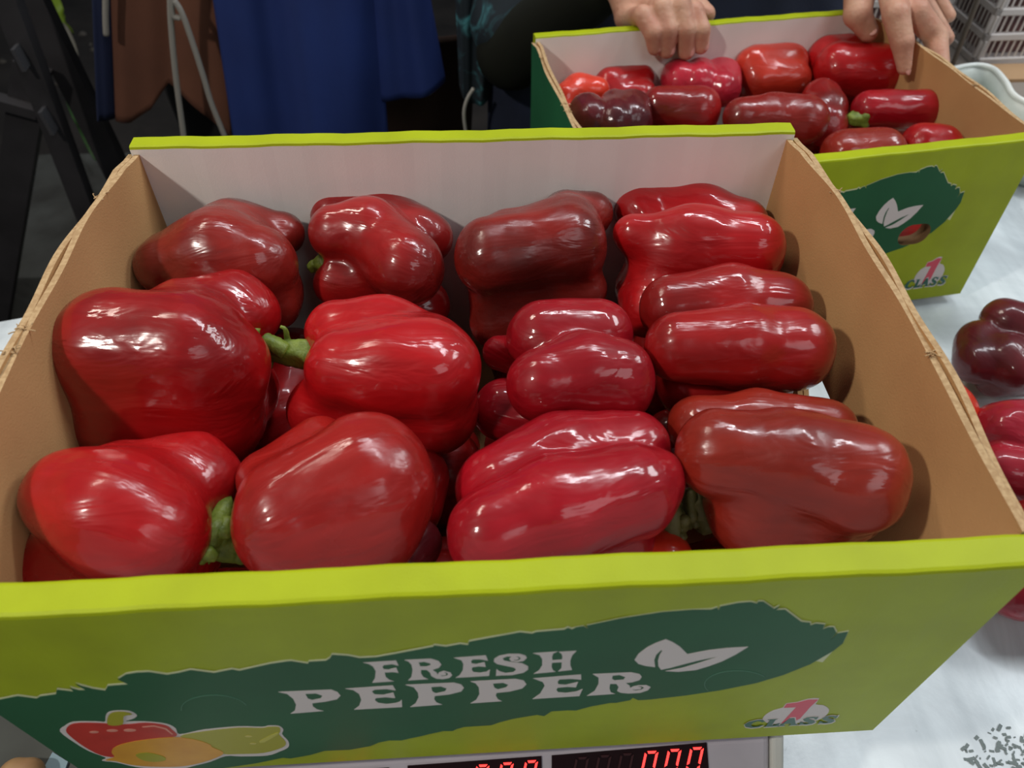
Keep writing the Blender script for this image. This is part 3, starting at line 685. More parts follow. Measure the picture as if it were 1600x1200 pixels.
# neighbours that show between the top ones
GL = 'red peppers in the lower layer of the front box'
for (sp, m, z, lb) in (
    ([(630,755,60,640,752,62),(628,790,50,640,790,50)], mE, .085, 'partly hidden red pepper behind the rounded one in the front row'),
    ([(640,860,44,650,850,42),(630,880,40,640,870,36)], mH, .085, 'dark maroon pepper peeping out between two red peppers of the front row'),
    ([(650,478,42,662,476,42)], mE, .07, 'dark red pepper low under the folded pepper at the back'),
    ([(445,640,60,455,600,60),(420,690,50,470,700,60)], mE, .05, 'dark red pepper low below the green stems in the middle row'),
    ([(1010,875,48,1030,876,50)], mJ, .095, 'small orange-red pepper peeping over the front rim beside the crimson pepper')):
    pepper(sp, ZB, m, lb, GL, zdef=z, hidden=False, res=(64, 40), seed=len(lb))
proto = None; kk = 0
for iy, y in enumerate((.065, .15, .235)):
    for ix, x in enumerate((-.145, -.05, .05, .145)):
        kk += 1
        c = np.array([x + rng.uniform(-.006, .006), y + rng.uniform(-.005, .005), ZB + .036])
        if proto is None:
            ax = np.array([.03, 0, 0.])
            caps = [(c - ax * .9 + np.array([0, dy, dz]), c + ax * .8 + np.array([0, dy, dz]), .021, .019) for dy, dz in ((-.014, -.010), (.014, -.011), (0, .013))]
            Vp, Fp, Mp = ray_mesh(caps, c, ax, 72, 44)
            me = bpy.data.meshes.new('bell_pepper'); me.from_pydata(Vp.tolist(), [], Fp); proto = link_mesh('bell_pepper', me, mB, None, True); o = proto
            Mw = np.eye(4); Mw[:3, :3] = Mp; Mw[:3, 3] = c; PM = Mw.copy(); o.matrix_basis = Matrix(Mw.tolist())
            tag(o, 'red pepper lying in the lower layer on the bottom of the front box', 'bell pepper', 'peppers on the bottom of the front box')
        else:
            o = proto.copy(); COL.objects.link(o); Mw = PM.copy(); Mw[:3, 3] = c
            o.matrix_basis = Matrix(Mw.tolist()) @ Matrix.Rotation(rng.uniform(-.5, .5), 4, 'Z') @ Matrix.Rotation(rng.choice([0, math.pi]) + rng.uniform(-.15, .15), 4, 'Y')
# stems
Zr = ZB
stem(FP[6], [(492,556,Zr+.120),(470,552,Zr+.122),(450,550,Zr+.122),(428,546,Zr+.118)], [.0088,.0078,.0068,.0062], None,
     hook=[([(452,545,Zr+.124),(449,530,Zr+.128),(446,515,Zr+.134),(438,510,Zr+.136)], (.0022, .0008)), ([(445,548,Zr+.126),(428,538,Zr+.13),(413,528,Zr+.132)], (.0052, .0035))])
stem(FP[5], [(398,560,Zr+.112),(412,560,Zr+.112),(424,562,Zr+.110)], [.008,.008,.006], .011,
     hook=[([(404,548,Zr+.125),(400,532,Zr+.13),(400,513,Zr+.135)], (.0018, .0022))])
stem(FP[9], [(330,836,Zr+.112),(350,846,Zr+.108),(370,850,Zr+.104),(392,852,Zr+.103)], [.0098,.0090,.0085,.0085], .0165)
stem(FP[11], [(1038,815,Zr+.102),(1052,812,Zr+.100),(1068,808,Zr+.097)], [.009,.008,.0065], .0125, material=mat('dull_stem', (86, 84, 40), .6, bump=.0006, bscale=420))
stem(FP[12], [(1100,785,Zr+.102),(1088,785,Zr+.100),(1074,788,Zr+.097)], [.009,.008,.0065], .0135, material=MATS['dull_stem'])
stem(FP[2], [(506,415,Zr+.112),(494,415,Zr+.112),(484,420,Zr+.11)], [.005,.004,.003], .008)

# peppers in the far box
GQ = 'red peppers in the far box'
Q = {}
Q[1] = pepper([(884,150,20,905,140,24,.125),(905,140,24,932,140,20,.125),(872,165,16,880,172,18,.115)], 0, mJ, 'orange-tinged red pepper in the back left corner of the far box', GQ, res=(72,44), drop=.02, seed=21)
Q[2] = pepper([(955,132,26,1000,122,22,.118),(950,150,24,1000,148,24,.11)], 0, mC, 'smooth bright red pepper lying along the back left of the far box', GQ, res=(72,44), drop=.022, seed=22)
Q[3] = pepper([(918,175,30,925,185,32,.130),(960,165,26,962,190,28,.132),(985,172,32,988,190,32,.128)], 0, mH, 'dark maroon and red grooved pepper at the front left of the far box', GQ, res=(96,56), drop=.024, seed=23, k=.003)
Q[4] = pepper([(1030,166,29,1090,172,36,.126),(1040,185,26,1090,192,30,.112)], 0, mB, 'dark red oval pepper beside the grooved maroon one in the far box', GQ, res=(72,44), drop=.022, seed=24)
Q[5] = pepper([(1060,122,28,1064,128,30,.122),(1092,118,26,1094,130,30,.124),(1126,120,30,1128,138,28,.122)], 0, mI, 'pinkish red lobed pepper in the middle of the back row of the far box', GQ, res=(84,52), drop=.022, seed=25, k=.0035)
Q[6] = pepper([(1178,104,33,1232,98,30,.126),(1185,122,32,1236,122,29,.118)], 0, mG, 'orange-red pepper near the centre back of the far box', GQ, res=(72,44), drop=.022, seed=26)
Q[7] = pepper([(1296,95,37,1330,82,30,.126),(1312,108,40,1372,112,42,.130),(1300,125,30,1360,122,28,.11)], 0, mC, 'large red pepper under the thumb in the back right corner of the far box', GQ, res=(96,56), drop=.022, seed=27, k=.0035)
Q[8] = pepper([(1158,182,30,1205,182,34,.132),(1205,182,34,1256,188,38,.130)], 0, mA, 'brownish dark red pepper in the middle of the far box', GQ, res=(84,52), drop=.02, seed=28)
Q[9] = pepper([(1284,158,30,1294,172,30,.122),(1275,185,34,1290,195,34,.115)], 0, mB, 'red pepper with crinkled glints to the right of the brownish one in the far box', GQ, res=(72,44), drop=.02, seed=29, lump=.0012)
Q[10] = pepper([(1358,170,28,1440,172,30,.130),(1378,180,30,1440,180,28,.118)], 0, mD, 'red pepper with a green stem near the right wall of the far box', GQ, res=(84,52), drop=.02, seed=30)
Q[11] = pepper([(1322,240,38,1376,238,38,.130)], 0, mF, 'brownish red pepper behind the front rim of the far box', GQ, res=(72,44), drop=.02, seed=31)
Q[12] = pepper([(1440,226,32,1472,228,32,.130)], 0, mE, 'red pepper in the front right corner of the far box', GQ, res=(72,44), drop=.02, seed=32)
stem(Q[10], [(1346,184,.125),(1336,186,.124),(1328,182,.124)], [.009,.007,.006], .011)
for lx_, ly_ in [(-.14, .07), (-.05, .07), (.05, .07), (.14, .07), (-.14, .16), (-.05, .16), (.05, .16), (.14, .16), (-.14, .24), (-.05, .24), (.05, .24), (.14, .24)]:
    o = proto.copy(); COL.objects.link(o); Mw = PM.copy(); Mw[:3, 3] = b2_world((lx_ + rng.uniform(-.005, .005), ly_, .042))
    o.matrix_basis = Matrix(Mw.tolist()) @ Matrix.Rotation(rng.uniform(0, 6), 4, 'Z')
    tag(o, 'red pepper lying in the lower layer on the bottom of the far box', 'bell pepper', 'peppers on the bottom of the far box')
# peppers on the table at the right
GS = 'loose peppers on the table'
def loose(spec, m, lb, seed, k=.004, zd=.045): return pepper(spec, 0, m, lb, GS, zdef=zd, hidden=False, res=(112, 72), seed=seed, k=k, lump=.0012)
loose([(1532,540,37,1532,562,38,.040),(1575,505,36,1598,512,38,.055),(1565,560,42,1590,575,42,.045),(1630,520,40,1640,560,44,.045),(1560,585,34,1600,592,30,.028)], mK, 'dark maroon lobed pepper standing on the table beside the far box', 41)
loose([(1572,676,52,1630,680,55,.048),(1565,735,42,1620,745,45,.042),(1600,700,60,1660,720,60,.040)], mI, 'rose red pepper lying on the table right of the front box', 42)
loose([(1462,632,52,1474,640,48,.042),(1455,660,50,1470,670,44,.035)], mJ, 'orange-red pepper half hidden behind the right wall of the front box', 43)
loose([(1630,840,62,1680,850,60,.045),(1620,880,50,1680,880,55,.040)], mB, 'dark red pepper at the edge of the photo right of the front box', 44)
loose([(1602,912,56,1680,905,60,.040),(1590,915,48,1680,900,50,.036)], mI, 'dull pink-red pepper lying lowest on the table behind the box corner', 45)

# ================================================================== SCALE under the front box
white_pl = mat('white_plastic', (196, 190, 196), .4, rgb2=(182, 176, 182), scale=14, spec=.4)
grey_pl = mat('grey_trim', (206, 206, 198), .5)
black_gl = mat('display_window', (34, 16, 18), .12, spec=.5)  # reddish tint stands in for the digits' glow on a black window
ghost = mat('unlit_segment', (62, 34, 36), .3)
steel = mat('steel_tray', (170, 172, 176), .3, metal=.9)
led, ntl, bl = new_mat('red_led'); bl.inputs['Base Color'].default_value = (.8, .02, .02, 1)
bl.inputs['Emission Color'].default_value = (1, .035, .03, 1); bl.inputs['Emission Strength'].default_value = 3.2
sc_ = empty('weighing_scale', (0, .1, 0)); tag(sc_, 'white electronic weighing scale with red digits under the front box', 'scale')
p_r = Pz(1216, 1147, ZB - .012)
topy = p_r[1]; xr = p_r[0]; xl = Pz(395, 1195, ZB - .012)[0] - .03
prof_ = [(.26, .012), (.26, ZB - .020), (.05, ZB - .020), (topy, ZB - .012), (topy - .055, ZB - .072), (topy - .06, ZB - .085), (topy - .06, .012)]
def ext_x(name, prof, x0, x1, m, parent, bev=0):
    n = len(prof); V = [(x0, y, z) for y, z in prof] + [(x1, y, z) for y, z in prof]
    F = [tuple(range(n)), tuple(range(2 * n - 1, n - 1, -1))] + [(i, i + n, (i + 1) % n + n, (i + 1) % n) for i in range(n)]
    bm = bmesh.new(); vs = [bm.verts.new(p) for p in V]
    for f in F: bm.faces.new([vs[i] for i in f])
    bmesh.ops.recalc_face_normals(bm, faces=bm.faces)
    if bev: bmesh.ops.bevel(bm, geom=bm.edges[:], offset=bev, segments=3, affect='EDGES', profile=.5)
    if parent: bm.transform(wmat(parent).inverted())
    me = bpy.data.meshes.new(name); bm.to_mesh(me); bm.free()
    return link_mesh(name, me, m, parent)
ext_x('housing', prof_, xl, xr - .004, white_pl, sc_, .004)
ext_x('end_trim', [(y + (.001 if y > topy else -.001), z + (.001 if z > .05 else 0)) for y, z in prof_], xr - .004, xr + .003, grey_pl, sc_, .002)
ext_x('tray', [(.025, ZB - .012), (.025, ZB - .0005), (.275, ZB - .0005), (.275, ZB - .012)], -.165, .165, steel, sc_, .002)
ext_x('tray_support', [(.06, ZB - .022), (.06, ZB - .012), (.24, ZB - .012), (.24, ZB - .022)], -.1, .1, steel_dark, sc_)
for x in (xl + .03, xr - .035):
    for y in (-.03, .22): from_data('foot', *tube([(x, y, 0), (x, y, .012)], .014, 16), steel_dark, sc_)
sp0 = np.array([0, topy, ZB - .012]); sd = np.array([0, -.055, -.060]); sd /= np.linalg.norm(sd)
sn = np.cross(np.array([1., 0, 0]), sd); sn = sn if sn[2] > 0 else -sn
def on_slope(lift): return lambda u, v: Pp(u, v, sp0 + sn * lift, sn)
def win(name, quad, m, lift, th=.0004): return plate2d(name, quad, [], on_slope(lift), m, sc_, th, sn)
w1 = win('display', [(862,1180),(1104,1160),(1108,1215),(1108,1250),(862,1270)], black_gl, .0002)
w2 = win('display', [(637,1196),(846,1181),(848,1270),(634,1285)], black_gl, .0002)
w3 = win('display', [(400,1210),(608,1199),(606,1285),(395,1295)], black_gl, .0002)
def digit(x0, y0, w, h, par, m, segs='abcdef', s=-.22, slope=-.05):
    tk = w * .17
    def q(pts): return [(x0 + px_ * w + (py_ - 0) * h * s, y0 + py_ * h + px_ * w * slope) for px_, py_ in pts]
    a = tk / w; b_ = tk / h
    S = {'a': [(a, 0), (1 - a, 0), (1 - 1.6 * a, b_), (1.6 * a, b_)], 'f': [(0, .04), (a, .09), (a, .44), (0, .48)], 'b': [(1 - a, .09), (1, .04), (1, .48), (1 - a, .44)],
         'e': [(0, .52), (a, .56), (a, .91), (0, .96)], 'c': [(1 - a, .56), (1, .52), (1, .96), (1 - a, .91)], 'd': [(1.6 * a, 1 - b_), (1 - 1.6 * a, 1 - b_), (1 - a, 1), (a, 1)], 'g': [(a, .46), (1 - a, .46), (1 - a, .54), (a, .54)]}
    for k_ in segs:
        o = plate2d('digit_segment', q(S[k_]), [], on_slope(.0007), m, sc_, .0003, sn)
        mw = o.matrix_basis.copy(); o.parent = par
        # par shares the scale's frame
for x0 in (1008, 1044, 1079): digit(x0, 1174 - (x0 - 1008) * .085, 21, 56, w1, led)
for x0 in (900, 935, 970): digit(x0, 1183 - (x0 - 900) * .085, 21, 56, w1, ghost, 'abcdefg')
for x0 in (745, 783, 821): digit(x0, 1195 - (x0 - 745) * .085, 20, 56, w2, led)
for x0 in (520, 556): digit(x0, 1212 - (x0 - 520) * .085, 20, 56, w3, led)

# ================================================================== left lower corner: items on the table left of the box
mt = from_data('grey_sheet', *box_data(-.56, -.215, -.30, .20, 0.0004, .004), mat('dark_grey_sheet', (74, 78, 72), .7, rgb2=(60, 62, 58), scale=14)); tag(mt, 'dark grey sheet lying on the table left of the front box', 'mat')  # flat dark grey sheet filling the lower left corner
pt = Pz(36, 1209, .014)
Vt, Ft, Mt = ray_mesh([(pt - np.array([.004, 0, 0]), pt + np.array([.003, 0, 0]), .0100, .0092)], pt, np.array([1., 0, 0]), 48, 30)
me = bpy.data.meshes.new('onion'); me.from_pydata(Vt.tolist(), [], Ft); po = link_mesh('potato', me, mat('tan_skin', (176, 140, 96), .6, rgb2=(150, 110, 74), scale=60), None, True)
Mw = np.eye(4); Mw[:3, :3] = Mt; Mw[:3, 3] = pt; po.matrix_basis = Matrix(Mw.tolist()); tag(po, 'small tan rounded object in the lower left corner below the green box', 'potato')
a_, b_, c_, d_ = Pz(66, 1204, .006), Pz(82, 1175, .006), Pz(106, 1190, .006), Pz(98, 1212, .006)
Vq = [tuple(p) for p in (a_, b_, c_, d_)] + [(p[0], p[1], .0045) for p in (a_, b_, c_, d_)]
bs = from_data('blue_block', Vq, [(0, 1, 2, 3), (7, 6, 5, 4), (0, 4, 5, 1), (1, 5, 6, 2), (2, 6, 7, 3), (3, 7, 4, 0)], mat('pale_blue', (128, 156, 166), .5)); tag(bs, 'pale blue flat strip on the dark grey sheet by the box corner', 'strip')

# ================================================================== CRATES and bowl behind, upper right
crate_m = mat('crate_plastic', (236, 230, 226), .5, rgb2=(200, 192, 188), scale=8)
crate_in = mat('pinkish_sacks', (150, 110, 110), .8, rgb2=(110, 80, 80), scale=30)
ben = from_data('low_bench', *box_data(.62, 1.7, .88, 1.75, -.06, -.012), mat('bench_top', (150, 140, 130), .8, rgb2=(126, 118, 110), scale=9)); tag(ben, 'grey-brown bench behind the table carrying the white crates', 'bench')
for x, y in ((.68, .94), (1.64, .94), (.68, 1.69), (1.64, 1.69)):
    o = from_data('leg', *box_data(x - .02, x + .02, y - .02, y + .02, -.80, -.06), steel_dark); o.parent = ben
def crate(loc, rz, W, Dp, H, label, lvls=7):
    r = empty('plastic_crate', loc, rz); tag(r, label, 'crate', 'white plastic crates')
    def lp(name, dims, m=crate_m): 
        o = bevel_box(name, dims, m, r, .0015, 1); return o
    t = .006
    lp('base', (-W / 2, W / 2, 0, Dp, 0, .008))
    for (nm, x0, x1, y0, y1, ax) in (('front', -W / 2, W / 2, 0, t, 0), ('rear', -W / 2, W / 2, Dp - t, Dp, 0), ('left', -W / 2, -W / 2 + t, 0, Dp, 1), ('right', W / 2 - t, W / 2, 0, Dp, 1)):
        for i in range(lvls + 1):
            z = i * (H - .012) / lvls
            lp('rail', (x0 - .002, x1 + .002, y0 - .002, y1 + .002, z, z + .011))
        if nm in ('rear', 'right') : 
            lp('side_wall', (x0, x1, y0, y1, .006, H - .006)); continue
        L = (x1 - x0) if ax == 0 else (y1 - y0)
        for i in range(lvls):
            z0 = i * (H - .012) / lvls + .010; z1 = (i + 1) * (H - .012) / lvls + .001
            nb = int(L / .0105)
            for j in range(nb + 1):
                s = j * L / nb; wd_ = .0032
                q = j % 9
                if q in (0, 1): wd_ = .0068
                if i == lvls - 1 and .35 < s / L < .65: continue
                if ax == 0: lp('slat', (x0 + s - wd_ / 2, x0 + s + wd_ / 2, y0 + .001, y1 - .001, z0, z1))
                else: lp('slat', (x0 + .001, x1 - .001, y0 + s - wd_ / 2, y0 + s + wd_ / 2, z0, z1))
    ct = lp('filling', (-W / 2 + .02, W / 2 - .02, .02, Dp - .02, .009, H * .8), crate_in)
    return r
cA = Pz(1494, 96, -.012)
crate((cA[0] + .30, cA[1] - .005, -.012), .03, .56, .34, .27, 'white slatted plastic crate at the right edge behind the table')
crate((cA[0] - .205, cA[1] + .02, -.012), .05, .36, .34, .27, 'white slatted plastic crate behind the holding hand')
# thin pole leaning where the crates meet
p0 = Pz(1487, 99, -.012) + np.array([0, -.004, 0]); p1 = Py(1528, 0, p0[1] - .015)
p1 = p0 + (p1 - p0) * 1.6
pole = from_data('thin_pole', *tube([p0, p1], .0035, 10), mat('pole_grey', (120, 108, 96), .5)); tag(pole, 'thin grey-brown pole leaning between the two white crates', 'pole')
# translucent white basin with a wavy rim
bw = Pz(1548, 215, .0); parts = []
rimp = [(1462, 128), (1480, 112), (1520, 103), (1550, 108), (1570, 128), (1582, 148), (1605, 162), (1660, 185), (1710, 205), (1700, 226), (1650, 222), (1592, 200), (1525, 170)]
rim = [np.array([p[0], p[1], .07]) for p in smooth_loop([Pz(u, v, .07)[:2] for u, v in rimp], 6)]
m_ = len(rim); cen = np.mean(rim, 0); cen[2] = 0
full = []
for k_, (f_, z_) in enumerate(((1, .07), (.95, .045), (.9, .02), (.84, .004), (.3, .003))):
    full.append([(cen[0] + (p[0] - cen[0]) * f_, cen[1] + (p[1] - cen[1]) * f_, z_) for p in rim])
Vb = [p for row in full for p in row]
Fb = [(k_ * m_ + i, k_ * m_ + (i + 1) % m_, (k_ + 1) * m_ + (i + 1) % m_, (k_ + 1) * m_ + i) for k_ in range(4) for i in range(m_)] + [tuple(4 * m_ + i for i in range(m_))]
bas = from_data('plastic_tub', Vb, Fb, mat('milky_plastic', (206, 212, 204), .35, rgb2=(186, 194, 184), scale=12, spec=.5), smooth=True)
md = bas.modifiers.new('s', 'SOLIDIFY'); md.thickness = .003
tag(bas, 'crumpled milky white plastic tub with a wavy rim right of the far box', 'tub')
rv = from_data('rim_bead', *tube([p + np.array([0, 0, .001]) for p in rim + rim[:1]], .0035, 8), mat('milky_rim', (232, 236, 230), .3), smooth=True); rv.parent = bas
# pale scrap of cardboard under the crate
sc0 = Pz(1575, 112, -.010)
scr = from_data('cardboard_scrap', *box_data(sc0[0] - .03, sc0[0] + .05, sc0[1] - .03, sc0[1] + .02, -.0118, -.007), mat('scrap', (186, 150, 112), .8)); tag(scr, 'tan cardboard scrap under the front edge of the white crate', 'cardboard')

# ================================================================== dark stand and leaves, upper left
st = empty('metal_stand', (-.8, 1.1, -.8)); tag(st, 'dark metal folding stand with crossed bars on the left behind the box', 'stand')
def bar(u0, v0, u1, v1, wpx, y, m=steel_dark, ext0=.0, ext1=.0):
    a = Py(u0, v0, y); b = Py(u1, v1, y); d = b - a; a = a - d * ext0; b = b + d * ext1
    w = wpx * depth((a + b) / 2) / FPX / 2
    z = d / np.linalg.norm(d); x = np.cross(z, [0, 1., 0]); x /= np.linalg.norm(x); y_ = np.cross(z, x)
    V = []
    for p in (a, b):
        for sx, sy in ((-1, -1), (1, -1), (1, 1), (-1, 1)): V.append(p + x * w * sx + y_ * .012 * sy)
    F = [(0, 1, 2, 3), (7, 6, 5, 4), (0, 4, 5, 1), (1, 5, 6, 2), (2, 6, 7, 3), (3, 7, 4, 0)]
    return from_data('bar', V, F, m, st)
bar(12, 0, 100, 235, 34, 1.02, ext0=1.2, ext1=1.2)
bar(52, 0, 175, 250, 40, 1.12, ext0=1.2, ext1=1.0)
bar(42, 165, 4, 420, 40, 1.08, ext0=.2, ext1=1.3)
bar(-30, 150, 60, 175, 16, 1.06, ext0=1)
glm = mat('painted_steel_glint', (120, 120, 124), .25, metal=.7)
bar(24, 72, 42, 106, 6, 1.0, glm); bar(66, 170, 86, 205, 6, 1.0, glm)  # pale strips painted in as highlights on the dark bars
def blade(name, pts, w, m, label, z):
    W = spline([Pz(u, v, zz) for (u, v), zz in zip(pts, z)], 6); n = len(W); V, F = [], []
    for i, p in enumerate(W):
        t = i / (n - 1); ww = w * math.sin(math.pi * (.08 + .9 * t)) ** .6
        d = W[min(n - 1, i + 1)] - W[max(0, i - 1)]; x = np.cross(d, [0, 0, 1.]); x /= np.linalg.norm(x)
        for s, zz in ((-1, .006), (0, -.004), (1, .006)): V.append(p + x * ww * s + np.array([0, 0, zz]))
    for i in range(n - 1):
        for k_ in (0, 1): a = i * 3 + k_; F.append((a, a + 1, a + 4, a + 3))
    o = from_data(name, V, F, m, smooth=True); md = o.modifiers.new('s', 'SOLIDIFY'); md.thickness = .002
    tag(o, label, 'leaf', 'green leaves on the floor behind'); return o
lg = mat('leaf_lime', (140, 168, 46), .5); lgd = mat('leaf_dark', (54, 92, 42), .55); lgr = mat('leaf_grey', (130, 124, 110), .7)
blade('long_leaf', [(60, -60), (85, 0), (98, 30), (115, 52)], .016, lg, 'lime green leaf at the very top left beside the dark bars', (-.45, -.5, -.55, -.6))
blade('long_leaf', [(66, 36), (88, 66), (102, 84), (116, 104)], .014, lg, 'bright lime leaf tip just right of the dark bars', (-.5, -.55, -.58, -.6))
blade('long_leaf', [(108, 150), (124, 178), (138, 210), (150, 250)], .02, lgd, 'dark green leaf above the left apex of the front box', (-.5, -.5, -.55, -.6))
blade('long_leaf', [(146, 190), (158, 225), (168, 260), (176, 300)], .012, mat('leaf_mid', (88, 128, 44), .5), 'mid green narrow leaf beside the cardboard corner', (-.5, -.5, -.55, -.6))
blade('long_leaf', [(55, 0), (90, 32), (108, 60), (122, 90)], .012, lgr, 'dry greyish leaf crossing behind the dark bars', (-.35, -.45, -.5, -.55))
blade('long_leaf', [(692, 92), (703, 108), (716, 128), (722, 140)], .012, lg, 'lime green leaf showing between the two standing people', (-.35, -.4, -.42, -.45))
pv = []
for i in range(60):
    u, v = rng.uniform(0, 190), rng.uniform(20, 480); c = Pz(u, v, -.795); s = rng.uniform(.006, .022)
    q = [(c[0] + s * math.cos(a + i) * rng.uniform(.6, 1.2), c[1] + s * math.sin(a + i) * rng.uniform(.6, 1.2), -.799) for a in np.arange(0, 6.28, 1.05)]
    top = [(p[0] * .5 + c[0] * .5, p[1] * .5 + c[1] * .5, -.799 + s * .6) for p in q]; n = len(q)
    pv.append((q + top, [(k_, (k_ + 1) % n, (k_ + 1) % n + n, k_ + n) for k_ in range(n)] + [tuple(range(n, 2 * n))]))
rb = from_data('floor_litter', *merge(pv), mat('litter', (112, 106, 98), .8, rgb2=(70, 62, 54), scale=20)); tag(rb, 'scattered grey bits and crumbs on the dark floor at the left', 'litter', kind='stuff')
gb = from_data('grey_slab', *box_data(-1.32, -.62, 1.35, 1.9, -.80, -.66), mat('grey_sacks', (92, 94, 90), .8, rgb2=(60, 58, 54), scale=7, bump=.01, bscale=10)); tag(gb, 'low grey concrete slab on the floor behind the dark stand', 'slab')

# ================================================================== PEOPLE
def drape(name, top, bot, y0, m, parent, amp=.012, folds=3, ph=0., rows=24, cols=60, th=.004, dy=0., wrap=.03):
    """cloth between a top and a bottom line given as (u,v) in the picture, hung near the plane y=y0, with real folds, wrapping back at its sides"""
    T = [Py(u, v, y0) for u, v in top]; Bq = [Py(u, v, y0 + dy) for u, v in bot]
    def samp(L, s):
        x = s * (len(L) - 1); i = min(int(x), len(L) - 2); t = x - i; return L[i] * (1 - t) + L[i + 1] * t
    V, F = [], []
    for j in range(rows + 1):
        h = j / rows
        for i in range(cols + 1):
            s = i / cols; p = samp(T, s) * (1 - h) + samp(Bq, s) * h
            f = amp * (.35 + .65 * h) * math.sin(s * folds * 2 * math.pi + ph + .5 * h) + amp * .3 * math.sin(s * folds * 4.3 * math.pi + ph * 2)
            side = wrap * (abs(2 * s - 1) ** 4)
            V.append((p[0], p[1] - f + side, p[2]))
    W = cols + 1
    for j in range(rows):
        for i in range(cols): a = j * W + i; F.append((a, a + 1, a + 1 + W, a + W))
    o = from_data(name, V, F, m, parent, smooth=True)
    md = o.modifiers.new('s', 'SOLIDIFY'); md.thickness = th; md.offset = 1
    return o
def cap(a, b, ra, rb): return (np.array(a, float), np.array(b, float), ra, rb)
def head_caps(c):
    c = np.array(c, float)
    return [cap(c + [0, .01, .02], c + [0, .02, .06], .082, .085), cap(c + [0, -.015, -.055], c + [0, -.01, 0], .052, .07), cap(c + [0, -.088, -.01], c + [0, -.078, .02], .013, .009),
            cap(c + [0, .02, -.17], c + [0, .015, -.06], .055, .052), cap(c + [-.08, .012, -.01], c + [-.083, .014, .02], .012, .014), cap(c + [.08, .012, -.01], c + [.083, .014, .02], .012, .014)]
def face_parts(c, parent, hairm):
    c = np.array(c, float)
    wm = mat('eye_white', (225, 220, 214), .2); im = mat('eye_iris', (60, 42, 30), .2); lm = mat('lips', (160, 86, 80), .4)
    for s in (-1, 1):
        V_, F_ = nets_obj([cap(c + [s * .03, -.073, .018], c + [s * .034, -.070, .018], .0088, .0085)], .004, .003); from_data('eye', V_, F_, wm, parent, True)
        V_, F_ = nets_obj([cap(c + [s * .031, -.081, .017], c + [s * .033, -.0775, .017], .0045, .0045)], .004, .002); from_data('pupil', V_, F_, im, parent, True)
        V_, F_ = nets_obj([cap(c + [s * .018, -.083, .038], c + [s * .045, -.074, .040], .004, .003)], .004, .002); from_data('eyebrow', V_, F_, hairm, parent, True)
    V_, F_ = nets_obj([cap(c + [-.02, -.068, -.045], c + [0, -.073, -.044], .005, .007), cap(c + [.02, -.068, -.045], c + [0, -.073, -.044], .005, .007)], .004, .002); from_data('mouth', V_, F_, lm, parent, True)
    V_, F_ = nets_obj([cap(c + [0, .03, .06], c + [0, .045, .0], .092, .085), cap(c + [0, .05, .0], c + [0, .055, -.05], .08, .06)], .02, .008); from_data('hair', V_, F_, hairm, parent, True)

navy = mat('navy_cloth', (34, 42, 66), .85, rgb2=(26, 32, 50), scale=8, bump=.0006, bscale=500)
olive = mat('black_olive_cloth', (30, 32, 26), .95, spec=.15, rgb2=(24, 25, 21), scale=8)
blue = mat('royal_blue_cloth', (32, 56, 124), .75, rgb2=(27, 48, 110), scale=7, bump=.0004, bscale=700)
brown = mat('brown_cloth', (118, 74, 54), .85, rgb2=(100, 62, 46), scale=9, bump=.0005, bscale=500)
blackc = mat('black_cloth', (22, 21, 22), .9)
cordm = mat('grey_cord', (150, 146, 138), .8, bump=.0006, bscale=700)
def floral():
    m, nt, b = new_mat('teal_floral_cloth'); N = nt.nodes.new; L = nt.links.new
    tc = N('ShaderNodeTexCoord'); v = N('ShaderNodeTexNoise'); v.inputs['Scale'].default_value = 22; v.inputs['Distortion'].default_value = 1.8; v.inputs['Detail'].default_value = 4; L(tc.outputs['Object'], v.inputs['Vector'])
    r = N('ShaderNodeValToRGB'); e = r.color_ramp.elements; e[0].position = .5; e[0].color = lin((24, 36, 44)); e[1].position = .6; e[1].color = lin((40, 76, 84))
    q = e.new(.72); q.color = lin((78, 150, 158)); L(v.outputs['Fac'], r.inputs[0]); L(r.outputs[0], b.inputs['Base Color']); b.inputs['Roughness'].default_value = .8
    return m
floralm = floral()

# --- person in blue (left)
P1 = empty('person', (-.33, 1.21, -.80)); tag(P1, 'person standing at the left in a royal blue coat over a brown tunic', 'person', 'people behind the table')
cx, cy = -.33, 1.21
bodyc = [cap((cx, cy, .10), (cx, cy, .42), .13, .14), cap((cx - .16, cy, .5), (cx + .16, cy, .5), .05, .05),
         cap((cx - .09, cy, .05), (cx - .10, cy, -.36), .085, .06), cap((cx + .09, cy, .05), (cx + .10, cy, -.36), .085, .06),
         cap((cx - .10, cy, -.36), (cx - .10, cy + .02, -.72), .058, .04), cap((cx + .10, cy, -.36), (cx + .10, cy + .02, -.72), .058, .04),
         cap((cx - .10, cy, -.765), (cx - .10, cy - .13, -.775), .035, .026), cap((cx + .10, cy, -.765), (cx + .10, cy - .13, -.775), .035, .026),
         cap((cx - .19, cy, .48), (cx - .25, cy - .02, .24), .045, .038), cap((cx - .25, cy - .02, .24), (cx - .10, cy - .17, .22), .036, .026),
         cap((cx + .19, cy, .48), (cx + .25, cy - .02, .24), .045, .038), cap((cx + .25, cy - .02, .24), (cx + .10, cy - .17, .22), .036, .026)] + head_caps((cx, cy - .02, .70))
for s in (-1, 1):
    for i in range(4):
        bodyc.append(cap((cx + s * (.075 - .002 * i), cy - .18, .24 - .016 * i), (cx + s * (.02 - .004 * i), cy - .215 - .004 * i, .235 - .017 * i), .012, .008))
    bodyc.append(cap((cx + s * .09, cy - .18, .235), (cx + s * .055, cy - .22, .262), .013, .009))
V_, F_ = nets_obj(bodyc, .012, .009); from_data('body', V_, F_, skin_mat, P1, True)
face_parts((cx, cy - .02, .70), P1, mat('dark_hair', (40, 30, 26), .6))
